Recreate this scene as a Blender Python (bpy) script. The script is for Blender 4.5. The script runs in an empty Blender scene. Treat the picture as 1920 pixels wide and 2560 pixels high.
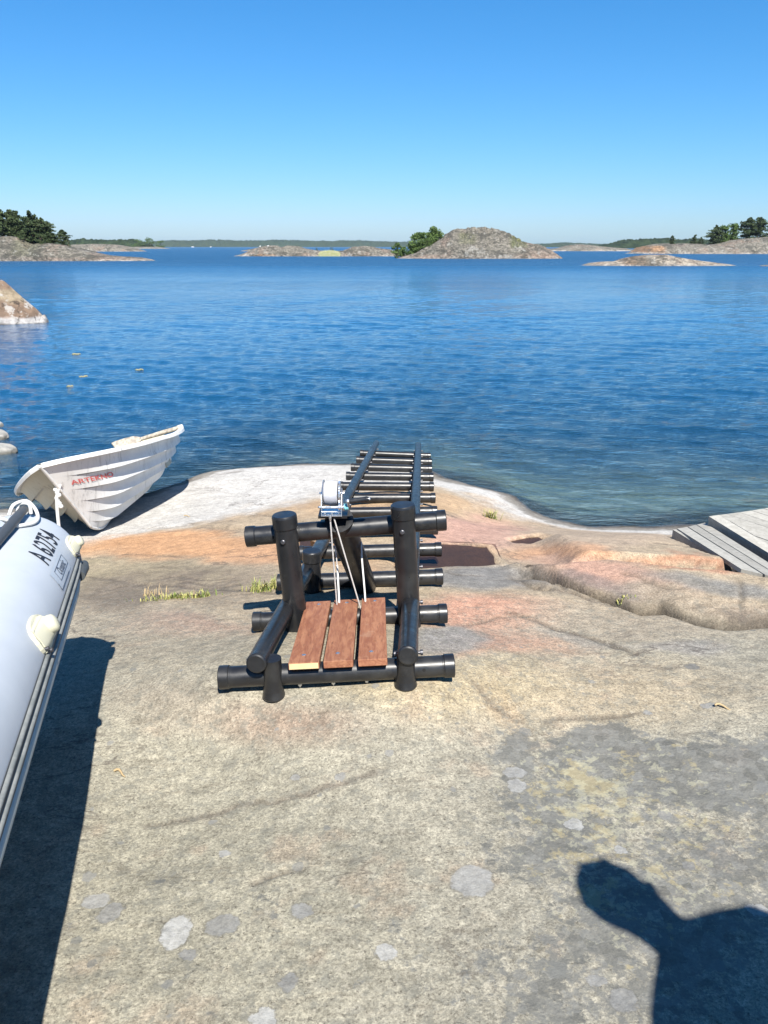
import bpy, bmesh, math, random
import numpy as np
from mathutils import Vector, Matrix
random.seed(7)
RNG = np.random.default_rng(7)
R = math.radians
S = bpy.context.scene
COL = S.collection

# ------------------------------------------------------------------ camera, sky, sun, exposure
CAM_H = 1.6
PITCH = 18.8
FPX = 1950.0                      # focal length in photograph pixels (1920 x 2560)
WATER = -0.95
cam = bpy.data.cameras.new('camera')
cam.sensor_fit = 'VERTICAL'; cam.sensor_height = 36.0; cam.lens = FPX / 2560 * 36.0
cam.clip_start = 0.05; cam.clip_end = 30000
cam_o = bpy.data.objects.new('camera', cam); COL.objects.link(cam_o)
cam_o.location = (0, 0, CAM_H); cam_o.rotation_euler = (R(90 - PITCH), 0, 0)
S.camera = cam_o

SUN_EL = 51.0
SUN_AZ = 165.4                    # clockwise from +Y: behind the camera, a little to the right
SHADOW = Vector((-0.2, 0.77, -1.0))
W = bpy.data.worlds.new('World'); S.world = W; W.use_nodes = True
wn = W.node_tree
sky = wn.nodes.new('ShaderNodeTexSky'); sky.sky_type = 'NISHITA'; sky.sun_disc = False
sky.sun_elevation = R(SUN_EL); sky.sun_rotation = R(SUN_AZ)
sky.air_density = 1.0; sky.dust_density = 0.4; sky.ozone_density = 3.0; sky.altitude = 0
bg = wn.nodes['Background']; bg.inputs['Strength'].default_value = 0.0555
# the whole sky a clearer blue (one grade over the full dome)
sg = wn.nodes.new('ShaderNodeSeparateColor'); cg_ = wn.nodes.new('ShaderNodeCombineColor'); wn.links.new(sky.outputs[0], sg.inputs[0])
for i_, (k_, e_) in enumerate(((0.215, 1.57), (0.845, 1.01), (1.43, 0.92))):
    p_ = wn.nodes.new('ShaderNodeMath'); p_.operation = 'POWER'; p_.inputs[1].default_value = e_; wn.links.new(sg.outputs[i_], p_.inputs[0])
    m_ = wn.nodes.new('ShaderNodeMath'); m_.operation = 'MULTIPLY'; m_.inputs[1].default_value = k_; wn.links.new(p_.outputs[0], m_.inputs[0]); wn.links.new(m_.outputs[0], cg_.inputs[i_])
wn.links.new(cg_.outputs[0], bg.inputs['Color'])
sun = bpy.data.lights.new('sun', 'SUN'); sun.energy = 5.0; sun.angle = R(0.55); sun.color = (1.0, 0.95, 0.87)
sun_o = bpy.data.objects.new('sun', sun); COL.objects.link(sun_o)
sun_o.rotation_euler = SHADOW.to_track_quat('-Z', 'Y').to_euler(); sun_o.location = (3, -8, 12)
vs = S.view_settings
vs.view_transform = 'Standard'; vs.look = 'None'; vs.gamma = 1; vs.exposure = 1.2; vs.use_curve_mapping = False
S.cycles.max_bounces = 6; S.cycles.transparent_max_bounces = 12
S.cycles.caustics_reflective = False; S.cycles.caustics_refractive = False

# ------------------------------------------------------------------ pixel <-> place (authoring aid: measured photo pixels -> world)
CP, SP = math.cos(R(PITCH)), math.sin(R(PITCH))
def proj(x, y, z):
    fw = y * CP - (z - CAM_H) * SP; dn = -(z - CAM_H) * CP - y * SP
    return 960 + FPX * x / fw, 1280 + FPX * dn / fw
def unproj(px, py, t):
    u, v = (px - 960) / FPX, (py - 1280) / FPX
    return np.array([u * t, t * (CP - v * SP), CAM_H - t * (SP + v * CP)])
def on_z(px, py, z):
    v = (py - 1280) / FPX
    return unproj(px, py, (CAM_H - z) / (SP + v * CP))

# ------------------------------------------------------------------ noise in numpy
def _hash(ix, iy, seed):
    h = (ix.astype(np.int64) * 374761393 + iy.astype(np.int64) * 668265263 + seed * 1442695041) & 0x7fffffff
    h = ((h ^ (h >> 13)) * 1274126177) & 0x7fffffff
    h = ((h ^ (h >> 16)) * 2246822519) & 0x7fffffff
    return (h & 0xffff) / 65535.0
def vnoise(x, y, seed=0):
    x = np.asarray(x, float); y = np.asarray(y, float)
    ix, iy = np.floor(x), np.floor(y); fx, fy = x - ix, y - iy
    fx = fx * fx * fx * (fx * (fx * 6 - 15) + 10); fy = fy * fy * fy * (fy * (fy * 6 - 15) + 10)
    a, b = _hash(ix, iy, seed), _hash(ix + 1, iy, seed); c, d = _hash(ix, iy + 1, seed), _hash(ix + 1, iy + 1, seed)
    return (a + (b - a) * fx) * (1 - fy) + (c + (d - c) * fx) * fy
def fbm(x, y, octv=4, seed=0, gain=0.5):
    s, a, t = 0, 1, 0
    for k in range(octv):
        s = s + a * (vnoise(x * 2 ** k + 17.3 * k, y * 2 ** k - 9.1 * k, seed + k) - 0.5); t += a; a *= gain
    return s / t * 2
def sstep(a, b, x):
    t = np.clip((x - a) / (b - a), 0, 1); return t * t * (3 - 2 * t)

# ------------------------------------------------------------------ material helper
class Mat:
    def __init__(s, name):
        s.m = bpy.data.materials.new(name); s.m.use_nodes = True; s.nt = s.m.node_tree
        s.b = s.nt.nodes['Principled BSDF']; s.out = s.nt.nodes['Material Output']
    def n(s, t, **k):
        o = s.nt.nodes.new(t)
        for a, v in k.items(): setattr(o, a, v)
        return o
    def l(s, a, b): s.nt.links.new(a, b)
    def put(s, sock, v):
        if isinstance(v, bpy.types.NodeSocket): s.l(v, sock)
        else: sock.default_value = v
    def pos(s): return s.n('ShaderNodeNewGeometry').outputs['Position']
    def objco(s): return s.n('ShaderNodeTexCoord').outputs['Object']
    def mapping(s, v, scale=(1, 1, 1), rot=(0, 0, 0)):
        o = s.n('ShaderNodeMapping'); s.l(v, o.inputs[0]); o.inputs['Scale'].default_value = scale; o.inputs['Rotation'].default_value = rot; return o.outputs[0]
    def noise(s, v, scale, detail=4, rough=0.5, dist=0):
        o = s.n('ShaderNodeTexNoise'); s.l(v, o.inputs['Vector']); o.inputs['Scale'].default_value = scale
        o.inputs['Detail'].default_value = detail; o.inputs['Roughness'].default_value = rough; o.inputs['Distortion'].default_value = dist
        return o.outputs['Fac']
    def vor(s, v, scale, out='Distance', feature='F1', rnd=1.0):
        o = s.n('ShaderNodeTexVoronoi', feature=feature); s.l(v, o.inputs['Vector']); o.inputs['Scale'].default_value = scale
        o.inputs['Randomness'].default_value = rnd
        return o.outputs[out]
    def math(s, op, a, b=None, c=None, clamp=False):
        o = s.n('ShaderNodeMath', operation=op, use_clamp=clamp); s.put(o.inputs[0], a)
        if b is not None: s.put(o.inputs[1], b)
        if c is not None: s.put(o.inputs[2], c)
        return o.outputs[0]
    def remap(s, v, a, b, c=0.0, d=1.0, smooth=True):
        o = s.n('ShaderNodeMapRange'); o.interpolation_type = 'SMOOTHSTEP' if smooth else 'LINEAR'
        s.put(o.inputs[0], v)
        for i, q in enumerate((a, b, c, d)): s.put(o.inputs[i + 1], q)
        return o.outputs[0]
    def mix(s, fac, a, b, mode='MIX'):
        o = s.n('ShaderNodeMix', data_type='RGBA', blend_type=mode); s.put(o.inputs[0], fac)
        for i, q in ((6, a), (7, b)):
            if isinstance(q, bpy.types.NodeSocket): s.l(q, o.inputs[i])
            elif isinstance(q, (int, float)): o.inputs[i].default_value = (q, q, q, 1)
            else: o.inputs[i].default_value = (*q[:3], 1)
        return o.outputs[2]
    def grey(s, v):
        o = s.n('ShaderNodeCombineColor')
        for i in range(3): s.put(o.inputs[i], v)
        return o.outputs[0]
    def attr(s, name):
        o = s.n('ShaderNodeAttribute'); o.attribute_name = name; return o
    def bump(s, h, strength=0.3, dist=0.01, prev=None):
        o = s.n('ShaderNodeBump'); o.inputs['Strength'].default_value = strength; o.inputs['Distance'].default_value = dist
        s.l(h, o.inputs['Height'])
        if prev is not None: s.l(prev, o.inputs['Normal'])
        return o.outputs[0]
    def set(s, base=None, rough=None, metal=None, normal=None, spec=None, coat=None):
        if base is not None: s.put(s.b.inputs['Base Color'], base if isinstance(base, bpy.types.NodeSocket) else (*base[:3], 1))
        if rough is not None: s.put(s.b.inputs['Roughness'], rough)
        if metal is not None: s.put(s.b.inputs['Metallic'], metal)
        if normal is not None: s.l(normal, s.b.inputs['Normal'])
        if spec is not None: s.put(s.b.inputs['Specular IOR Level'], spec)
        if coat is not None: s.put(s.b.inputs['Coat Weight'], coat)
        return s.m

def simple(name, col, rough=0.5, metal=0.0, var=0.15, scale=12, spec=0.5, bump=0.0, dirt=None, coords='obj'):
    m = Mat(name); v = m.objco() if coords == 'obj' else m.pos()
    n = m.noise(v, scale, 6, 0.6)
    c = m.mix(n, tuple(q * (1 - var) for q in col), tuple(min(1, q * (1 + var)) for q in col))
    if dirt:
        d = m.remap(m.noise(v, scale * 0.35, 8, 0.7), 0.52, 0.68)
        c = m.mix(m.math('MULTIPLY', d, dirt[1]), c, dirt[0])
    r = m.remap(n, 0.3, 0.7, max(0.02, rough - 0.07), min(1, rough + 0.07))
    nm = m.bump(m.noise(v, scale * 6, 4, 0.6), bump, 0.003) if bump else None
    return m.set(c, r, metal, nm, spec)

# ------------------------------------------------------------------ mesh builder
class MB:
    def __init__(s): s.v = []; s.f = []; s.sm = []
    def add(s, verts, faces, smooth=False):
        o = len(s.v); s.v += [tuple(map(float, p)) for p in verts]
        s.f += [tuple(i + o for i in q) for q in faces]; s.sm += [smooth] * len(faces)
    def ring_sweep(s, pts, radii, n=16, caps=True, smooth=True, up=None):
        pts = [Vector(p) for p in pts]; rings = []
        d0 = (pts[1] - pts[0]).normalized()
        a = Vector(up) if up is not None else (Vector((0, 0, 1)) if abs(d0.z) < 0.9 else Vector((1, 0, 0)))
        verts = []
        for i, p in enumerate(pts):
            d = (pts[min(i + 1, len(pts) - 1)] - pts[max(i - 1, 0)])
            d = d.normalized() if d.length > 1e-9 else d0
            x = d.cross(a)
            if x.length < 1e-6: x = d.cross(Vector((0.3, 1, 0.2)))
            x.normalize(); y = x.cross(d).normalized(); a = y
            r = radii[i] if hasattr(radii, '__len__') else radii
            for k in range(n):
                t = 2 * math.pi * k / n; verts.append(p + (x * math.cos(t) + y * math.sin(t)) * r)
        fs = []
        for i in range(len(pts) - 1):
            for k in range(n):
                a0, a1 = i * n + k, i * n + (k + 1) % n
                fs.append((a0, a1, a1 + n, a0 + n))
        s.add(verts, fs, smooth)
        if caps:
            s.add([verts[k] for k in range(n)], [tuple(range(n))], False)
            L = (len(pts) - 1) * n
            s.add([verts[L + k] for k in range(n)], [tuple(reversed(range(n)))], False)
    def tube(s, a, b, r, n=20, caps=True): s.ring_sweep([a, b], r, n, caps)
    def lathe(s, a, b, prof, n=24, caps=True):
        a, b = Vector(a), Vector(b); d = b - a
        pts = []; rr = []
        # profile: (fraction along a->b, radius); hard edges come from doubled entries
        x = d.normalized(); u = x.orthogonal().normalized(); w = x.cross(u)
        rings = []
        for fr, r in prof:
            c = a + d * fr
            rings.append([c + (u * math.cos(2 * math.pi * k / n) + w * math.sin(2 * math.pi * k / n)) * r for k in range(n)])
        for i in range(len(rings) - 1):
            s.add(rings[i] + rings[i + 1], [(k, (k + 1) % n, n + (k + 1) % n, n + k) for k in range(n)], True)
        if caps:
            s.add(rings[0], [tuple(reversed(range(n)))]); s.add(rings[-1], [tuple(range(n))])
    def box(s, c, ax, ay, az, bev=0.0):
        c = Vector(c); ax, ay, az = Vector(ax), Vector(ay), Vector(az)
        if bev <= 0:
            vs_ = [c + ax * i + ay * j + az * k for i in (-1, 1) for j in (-1, 1) for k in (-1, 1)]
            s.add(vs_, [(0, 1, 3, 2), (4, 6, 7, 5), (0, 4, 5, 1), (2, 3, 7, 6), (0, 2, 6, 4), (1, 5, 7, 3)])
            return
        bm = bmesh.new(); bmesh.ops.create_cube(bm, size=2)
        lx, ly, lz = ax.length, ay.length, az.length
        for v in bm.verts: v.co = Vector((v.co.x * lx, v.co.y * ly, v.co.z * lz))
        bmesh.ops.bevel(bm, geom=bm.edges[:], offset=bev, segments=2, affect='EDGES', profile=0.6)
        ex, ey, ez = ax / lx, ay / ly, az / lz
        bm.verts.index_update()
        s.add([c + ex * v.co.x + ey * v.co.y + ez * v.co.z for v in bm.verts], [tuple(v.index for v in f.verts) for f in bm.faces])
        bm.free()
    def prism(s, poly, off):
        n = len(poly); off = Vector(off); p = [Vector(q) for q in poly]
        s.add(p + [q + off for q in p], [tuple(range(n)), tuple(reversed(range(n, 2 * n)))] + [((i + 1) % n, i, n + i, n + (i + 1) % n) for i in range(n)])
    def sphere(s, c, r, nu=10, nv=7, sc=(1, 1, 1)):
        vs_, fs = [], []
        for j in range(nv + 1):
            for i in range(nu):
                t, p = math.pi * j / nv, 2 * math.pi * i / nu
                vs_.append((c[0] + r * sc[0] * math.sin(t) * math.cos(p), c[1] + r * sc[1] * math.sin(t) * math.sin(p), c[2] + r * sc[2] * math.cos(t)))
        for j in range(nv):
            for i in range(nu):
                fs.append((j * nu + i, (j + 1) * nu + i, (j + 1) * nu + (i + 1) % nu, j * nu + (i + 1) % nu))
        s.add(vs_, fs, True)
    def build(s, name, mat, parent=None, fix=True):
        o_ = Vector((0, 0, 0)); p = parent
        while p is not None: o_ += p.location; p = p.parent
        me = bpy.data.meshes.new(name)
        me.from_pydata([(x - o_.x, y - o_.y, z - o_.z) for x, y, z in s.v], [], s.f)
        me.polygons.foreach_set('use_smooth', s.sm)
        if fix:
            bm = bmesh.new(); bm.from_mesh(me); bmesh.ops.recalc_face_normals(bm, faces=bm.faces[:]); bm.to_mesh(me); bm.free()
        me.materials.append(mat); me.update()
        ob = bpy.data.objects.new(name, me); COL.objects.link(ob)
        if parent is not None: ob.parent = parent
        return ob

def grid_mesh(name, X, Y, Z, mat, attrs=None):
    nr, nc = X.shape
    co = np.stack([X, Y, Z], -1).reshape(-1, 3).astype(np.float32)
    me = bpy.data.meshes.new(name)
    me.vertices.add(len(co)); me.vertices.foreach_set('co', co.ravel())
    i = np.arange(nr - 1)[:, None] * nc + np.arange(nc - 1)[None]
    q = np.stack([i, i + 1, i + nc + 1, i + nc], -1).reshape(-1, 4).astype(np.int32)
    me.loops.add(q.size); me.loops.foreach_set('vertex_index', q.ravel())
    me.polygons.add(len(q)); me.polygons.foreach_set('loop_start', np.arange(0, q.size, 4, dtype=np.int32))
    me.polygons.foreach_set('use_smooth', np.ones(len(q), bool))
    me.update(calc_edges=True); me.validate()
    for an, dat in (attrs or {}).items():
        a = me.color_attributes.new(an, 'FLOAT_COLOR', 'POINT')
        d = np.ones((len(co), 4), np.float32); d[:, :3] = dat.reshape(-1, 3); a.data.foreach_set('color', d.ravel())
    me.materials.append(mat)
    o = bpy.data.objects.new(name, me); COL.objects.link(o); return o

def tag(o, label=None, cat=None, group=None, kind=None):
    if label: o['label'] = label
    if cat: o['category'] = cat
    if group: o['group'] = group
    if kind: o['kind'] = kind
    return o
def thing(name, label, cat, loc, group=None):
    o = bpy.data.objects.new(name, None); COL.objects.link(o); o.location = loc; o.empty_display_size = 0.2
    return tag(o, label, cat, group)

# ================================================================== LADDER GEOMETRY (needed by the ground under it)
AL, BL = unproj(640, 1660, 2.80), unproj(941, 1108, 10.1)
AR, BR = unproj(1019.5, 1640, 2.80), unproj(1046, 1113, 10.1)
def railpt(lam): return AL + (BL - AL) * lam, AR + (BR - AR) * lam
RUNG_T = [2.88 + 0.612 * i for i in range(12)]
RUNG_R, RAIL_R = 0.040, 0.0375
rungs = []
for t in RUNG_T:
    l, r = railpt((t - 2.80) / 7.3)
    d = (r - l); d /= np.linalg.norm(d); f = (BL - AL) / np.linalg.norm(BL - AL)
    n = np.cross(d, f); n /= np.linalg.norm(n)
    c = (l + r) / 2 - n * (RUNG_R + RAIL_R)
    rungs.append((c, d, n))

# ================================================================== GROUND: one rock sheet
ctrl = []
def cz(px, py, z): p = on_z(px, py, z); ctrl.append((p[0], p[1], z))
SHORE = [(-250, 1290), (-100, 1281), (0, 1274), (140, 1270), (260, 1256), (380, 1228), (440, 1207), (520, 1181), (600, 1170), (700, 1162), (850, 1158),
         (960, 1163), (1060, 1172), (1110, 1193), (1180, 1212), (1233, 1226), (1290, 1240), (1318, 1262), (1357, 1283), (1426, 1306), (1480, 1318),
         (1560, 1316), (1624, 1318), (1690, 1311), (1760, 1310), (1900, 1316), (2100, 1310), (2400, 1290)]
for i, (px, py) in enumerate(SHORE):
    p = on_z(px, py, WATER); ctrl.append((p[0], p[1], WATER))
    if i % 2 == 0:
        shallow = 0.8 if px < 1150 else 0.5
        for dy, dz in ((0.9, 0.28), (2.2, 0.75), (5, 2.0)): ctrl.append((p[0] + 0.1 * (p[0]) * dy / 5, p[1] + dy, WATER - dz * shallow))
for x in (-3, -1.6, -0.6, 0.4, 1.5, 3):
    for y in (-3.5, -1.5, 0.3, 1.3, 2.4): ctrl.append((x, y, 0.05 * max(-1.2, min(1.4, x)) - 0.03 * max(0, y - 1.3) ))
for k in range(0, 9):
    c, d, n = rungs[k]
    gap = [0.058, 0.056, 0.060, 0.07, 0.075, 0.08, 0.085, 0.09, 0.10][k]
    for q in (-0.42, 0.42):
        p = c + d * q; ctrl.append((p[0], p[1], p[2] - gap))
ctrl += [(-2.33, 5.95, -0.63), (-2.1, 6.8, -0.74), (-1.4, 5.6, -0.50), (-1.4, 4.2, -0.30), (-2.4, 4.2, -0.36), (-3.6, 5.5, -0.65), (-4.5, 3.5, -0.35)]
for px, py, z in ((1480, 1480, -.13), (1590, 1522, -.115), (1720, 1545, -.10), (1800, 1562, -.10), (1920, 1552, -.08), (1300, 1500, -.10), (1250, 1580, -.07), (1500, 1640, -.04),
                  (1240, 1400, -.30), (1350, 1345, -.48), (1600, 1372, -.42), (1480, 1370, -.42), (1160, 1300, -.62), (1700, 1352, -.52)):
    cz(px, py, z)
ctrl += [(3.2, 4.2, -.05), (4.5, 4.5, -.1), (2.6, 4.9, -.55), (3.4, 5.6, -.75), (5, 6, -.85)]
ctrl = np.array(ctrl)
# thin-plate spline
def _phi(r2): return 0.5 * r2 * np.log(r2 + 1e-9)
_P = ctrl[:, :2]; _n = len(_P)
_K = _phi(((_P[:, None] - _P[None]) ** 2).sum(-1)) + np.eye(_n) * 0.004
_A = np.block([[_K, np.ones((_n, 1)), _P], [np.ones((1, _n)), np.zeros((1, 3))], [_P.T, np.zeros((2, 3))]])
_w = np.linalg.solve(_A, np.concatenate([ctrl[:, 2], np.zeros(3)]))
def tps(x, y):
    x = np.asarray(x, float); y = np.asarray(y, float); sh = x.shape; x = x.ravel(); y = y.ravel()
    out = np.full(len(x), _w[_n]) + _w[_n + 1] * x + _w[_n + 2] * y
    for k in range(_n): out += _w[k] * _phi((x - _P[k, 0]) ** 2 + (y - _P[k, 1]) ** 2)
    return out.reshape(sh)
def base_h(x, y):
    x = np.asarray(x, float); y = np.asarray(y, float)
    xc = np.clip(x, -6, 6.5); yc = np.clip(y, -3.5, 13.5)
    h = tps(xc, yc)
    deep = np.clip(np.maximum(y - 13.5, 0) * 0.16 + np.maximum(np.abs(x) - 6.5, 0) * 0.10 * (y > 4), 0, 5)
    return np.maximum(h - deep, -7.0)
def hit(px, py, H, t0=0.9, t1=16):
    lo = t0; step = 0.04; t = t0
    while t < t1:
        p = unproj(px, py, t)
        if p[2] < float(H(p[0], p[1])): break
        lo = t; t += step
    hi = t
    for _ in range(14):
        m = (lo + hi) / 2; p = unproj(px, py, m)
        if p[2] < float(H(p[0], p[1])): hi = m
        else: lo = m
    return unproj(px, py, hi)

# slab (the raised rock at the right): crest line and the crack at its foot, in plan
FOOT = [hit(a_, b_, base_h) for a_, b_ in ((1290, 1428), (1380, 1446), (1480, 1484), (1590, 1524), (1650, 1522), (1720, 1547), (1800, 1563), (1920, 1553), (2150, 1560), (2500, 1570))]
CREST = [on_z(*q) for q in ((1337, 1421, -.14), (1520, 1393, -.075), (1644, 1411, -.035), (1807, 1427, -.03), (1920, 1446, -.02), (2200, 1450, -.01), (2600, 1450, -.01))]
FX, FY = np.array([p[0] for p in FOOT]), np.array([p[1] for p in FOOT])
CX, CY, CZ = (np.array([p[k] for p in CREST]) for k in range(3))
def polydist(x, y, pl):
    d = np.full(x.shape, 1e9)
    for (ax, ay), (bx, by) in zip(pl[:-1], pl[1:]):
        ex, ey = bx - ax, by - ay; L2 = ex * ex + ey * ey + 1e-12
        t = np.clip(((x - ax) * ex + (y - ay) * ey) / L2, 0, 1)
        d = np.minimum(d, (x - ax - t * ex) ** 2 + (y - ay - t * ey) ** 2)
    return np.sqrt(d)
def inside(x, y, poly):
    c = np.zeros(x.shape, bool); n = len(poly)
    for i in range(n):
        (x0, y0), (x1, y1) = poly[i], poly[(i + 1) % n]
        c ^= ((y0 > y) != (y1 > y)) & (x < (x1 - x0) * (y - y0) / (y1 - y0 + 1e-12) + x0)
    return c
CRACKS = []   # (plan polyline, half width, depth)
def crack(pix, w, d, zf=None):
    CRACKS.append(([tuple(hit(a, b, base_h)[:2]) for a, b in pix], w, d))
crack([(1300, 1426), (1360, 1447), (1420, 1474), (1480, 1502)], 0.012, 0.02)
for pix_, w_, d_ in (([(1275, 1447), (1300, 1455), (1335, 1456)], .02, .03), ([(1320, 1462), (1345, 1472), (1360, 1470)], .026, .04), ([(1390, 1470), (1440, 1482), (1490, 1500), (1530, 1512)], .012, .015),
                  ([(1115, 1428), (1150, 1437), (1200, 1440)], .010, .012), ([(1160, 1562), (1240, 1548), (1330, 1544), (1400, 1580), (1480, 1602), (1545, 1622)], .010, .010),
                  ([(1560, 1470), (1620, 1490), (1690, 1508)], .012, .015), ([(1835, 1500), (1848, 1530), (1856, 1552)], .010, .012), ([(1640, 1405), (1700, 1412), (1760, 1418)], .010, .01),
                  ([(250, 1480), (330, 1462), (400, 1470), (470, 1455), (540, 1468), (600, 1460)], .010, .01), ([(380, 1450), (450, 1440), (500, 1452), (580, 1445)], .009, .01), ([(560, 1488), (640, 1480), (700, 1484)], .012, .012),
                  ([(990, 1262), (1060, 1270), (1130, 1292), (1200, 1305)], .010, .01), ([(220, 1395), (330, 1385), (460, 1392)], .009, .008), ([(1560, 1660), (1640, 1668), (1700, 1672)], .008, .006), ([(1180, 1700), (1230, 1760), (1290, 1800)], .008, .006)):
    crack(pix_, w_, d_)
crack([(1270, 1535), (1350, 1562), (1450, 1590), (1530, 1612), (1600, 1640)], 0.007, 0.008)
crack([(1290, 1440), (1330, 1455), (1368, 1466)], 0.035, 0.045)
crack([(360, 2068), (500, 2044), (640, 2000), (760, 1978), (950, 1925)], 0.006, 0.008)
crack([(640, 2205), (700, 2180), (760, 2160)], 0.008, 0.010)
crack([(1370, 1800), (1480, 1798), (1600, 1785)], 0.005, 0.006)
crack([(360, 1318), (400, 1319), (440, 1316), (480, 1313)], 0.020, 0.035)
crack([(540, 1318), (580, 1320), (620, 1318)], 0.045, 0.05)
crack([(620, 1284), (660, 1288), (700, 1294), (760, 1306)], 0.02, 0.025)
crack([(450, 1205), (520, 1190), (600, 1180)], 0.03, 0.02)
crack([(930, 1196), (975, 1206), (1020, 1212)], 0.03, 0.03)
crack([(220, 1440), (360, 1460), (520, 1470), (700, 1478)], 0.02, 0.012)
POOLS = []
for pix in ([(1058, 1372), (1105, 1371), (1180, 1382), (1222, 1390), (1232, 1404), (1244, 1416), (1190, 1413), (1120, 1408), (1058, 1409), (1000, 1412), (985, 1400), (1010, 1386)],
            [(1276, 1348), (1310, 1347), (1345, 1348), (1370, 1356), (1345, 1356), (1318, 1357), (1290, 1353)],
            [(742, 1358), (770, 1353), (800, 1360), (815, 1372), (800, 1384), (760, 1382), (742, 1374)]):
    pw = [hit(a, b, base_h) for a, b in pix]
    POOLS.append(([tuple(p[:2]) for p in pw], float(np.mean([p[2] for p in pw]))))
def slab_u(x, y):
    fy = np.interp(x, FX, FY); cy = np.interp(x, CX, CY)
    e = y + 0.10 * fbm(x * 1.1, y * 1.1, 2, 5) + 0.035 * fbm(x * 2.5, y * 2.5, 2, 6) - fy
    return e, e / np.maximum(cy - fy, 0.12)
def ground_h(x, y, fine=True):
    x = np.asarray(x, float); y = np.asarray(y, float)
    h = base_h(x, y)
    # raised slab
    fy = np.interp(x, FX, FY); cy = np.interp(x, CX, CY); czz = np.interp(x, CX, CZ)
    on = sstep(0.55, 0.95, x)
    e_, u = slab_u(x, y)
    hf = np.interp(x, FX, [p[2] for p in FOOT])
    prof = np.where(u < 1, hf + (czz - hf) * (1 - (1 - np.clip(u, 0, 1)) ** 2.3), czz - 1.1 * np.clip(y - cy, 0, 3) ** 1.25 - 0.02 * (y - cy))
    slab = np.where((u > 0), prof + 0.016 * fbm(x * 2.2, y * 2.2, 4, 9), -9)
    h = np.where(on > 0.02, np.maximum(h, slab * on + (1 - on) * (h - 0.02)), h)
    h = h - 0.13 * sstep(.7, .95, x) * np.exp(-(e_ / .032) ** 2) * (.5 + .8 * vnoise(x * 4, y * 4, 14))
    # ledge behind the slab, cut off where the gangway begins
    lx = sstep(1.05, 1.25, x) * sstep(2.12, 2.04, x)
    ly = sstep(4.32, 4.40, y + 0.04 * fbm(x * 5, y * 5, 3, 3)) * sstep(5.9, 4.8, y)
    h = h + 0.13 * lx * ly
    tr = sstep(2.05, 2.12, x) * sstep(4.15, 4.3, y) * sstep(5.6, 5.0, y)
    h = h - 0.22 * tr
    for pl, zp in POOLS:
        bx = np.array(pl); m = (x > bx[:, 0].min() - .2) & (x < bx[:, 0].max() + .2) & (y > bx[:, 1].min() - .2) & (y < bx[:, 1].max() + .2)
        if m.any():
            xi, yi = x[m], y[m]; d = polydist(xi, yi, pl + [pl[0]]); sg = np.where(inside(xi, yi, pl), -d, d)
            hm = h[m]; k = sstep(0.10, 0.0, sg)
            hm = hm * (1 - k) + k * (zp + np.clip(sg, -0.04, 0.05) * 0.6 + 0.014 * fbm(xi * 7, yi * 7, 4, 8)); h = h.copy(); h[m] = hm
    for pl, w, dep in CRACKS:
        bx = np.array(pl); m = (x > bx[:, 0].min() - .3) & (x < bx[:, 0].max() + .3) & (y > bx[:, 1].min() - .3) & (y < bx[:, 1].max() + .3)
        if m.any():
            xi, yi = x[m] , y[m]
            xw = xi + 0.025 * fbm(xi * 9, yi * 9, 3, 21); yw = yi + 0.025 * fbm(xi * 9, yi * 9, 3, 22)
            d = polydist(xw, yw, pl); v = 0.55 + 0.9 * vnoise(xi * 5, yi * 5, 12)
            h = h.copy(); h[m] -= dep * v * np.exp(-(d / w) ** 2)
    if fine:
        h = h + 0.014 * fbm(x * 1.3, y * 1.3, 3, 31) + 0.005 * fbm(x * 6, y * 6, 4, 41) + 0.0015 * fbm(x * 30, y * 30, 3, 51)
    return h
rows = [np.arange(-5, 0.9, 0.09)]
yy = [0.9]
while yy[-1] < 13.5: yy.append(yy[-1] + max(0.010, (0.0040 if 2.9 < yy[-1] < 4.7 else 0.0062) * yy[-1]))
while yy[-1] < 9000: yy.append(yy[-1] * 1.07)
GY = np.concatenate([rows[0], np.array(yy)])
GU = np.linspace(-1, 1, 620); GU = .40 * GU + .60 * GU ** 5
hw = 5.6 + 1.5 * np.maximum(GY, 0)
GXm = GU[None] * hw[:, None]; GYm = np.repeat(GY[:, None], len(GU), 1)
GZ = ground_h(GXm, GYm)

# --- albedo zones of the rock (mineral bands, iron staining, lichen, painted crack shade), stored per vertex
PXm, PYm = (np.zeros_like(GXm) for _ in range(2))
fwv = np.maximum(GYm * CP - (GZ - CAM_H) * SP, 0.2)
PXm = 960 + FPX * GXm / fwv; PYm = 1280 + FPX * (-(GZ - CAM_H) * CP - GYm * SP) / fwv
w1 = fbm(GXm * 1.6, GYm * 1.6, 5, 61, .6); w2 = fbm(GXm * 1.6 + 40, GYm * 1.6, 5, 71, .6); w3 = fbm(GXm * 7, GYm * 7, 5, 81, .6)
wx = PXm + 90 * w1; wy = PYm + 38 * w2
tone = np.empty(GXm.shape + (3,)); tone[:] = (0.345, 0.320, 0.252)
def lay(m, c, k=1.0):
    global tone
    m = np.clip(m * k, 0, 1)[..., None]; tone = tone * (1 - m) + np.array(c) * m
def ell(cx, cy, rx, ry, soft=0.45, rot=0):
    dx, dy = wx - cx, wy - cy; a = R(rot); u = (dx * math.cos(a) + dy * math.sin(a)) / rx; v = (-dx * math.sin(a) + dy * math.cos(a)) / ry
    return sstep(1 + soft, 1 - soft, np.sqrt(u * u + v * v))
lay(sstep(1640, 1480, wy), (0.40, 0.315, 0.215), .8)
lay(sstep(1420, 1330, wy), (0.43, 0.34, 0.235))
lay(ell(300, 1450, 260, 50), (0.37, 0.31, 0.20))
lay(ell(520, 1372, 400, 34, .5, 3), (0.55, 0.315, 0.165))
lay(ell(720, 1390, 160, 34, .5), (0.53, 0.31, 0.175), .8)
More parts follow.
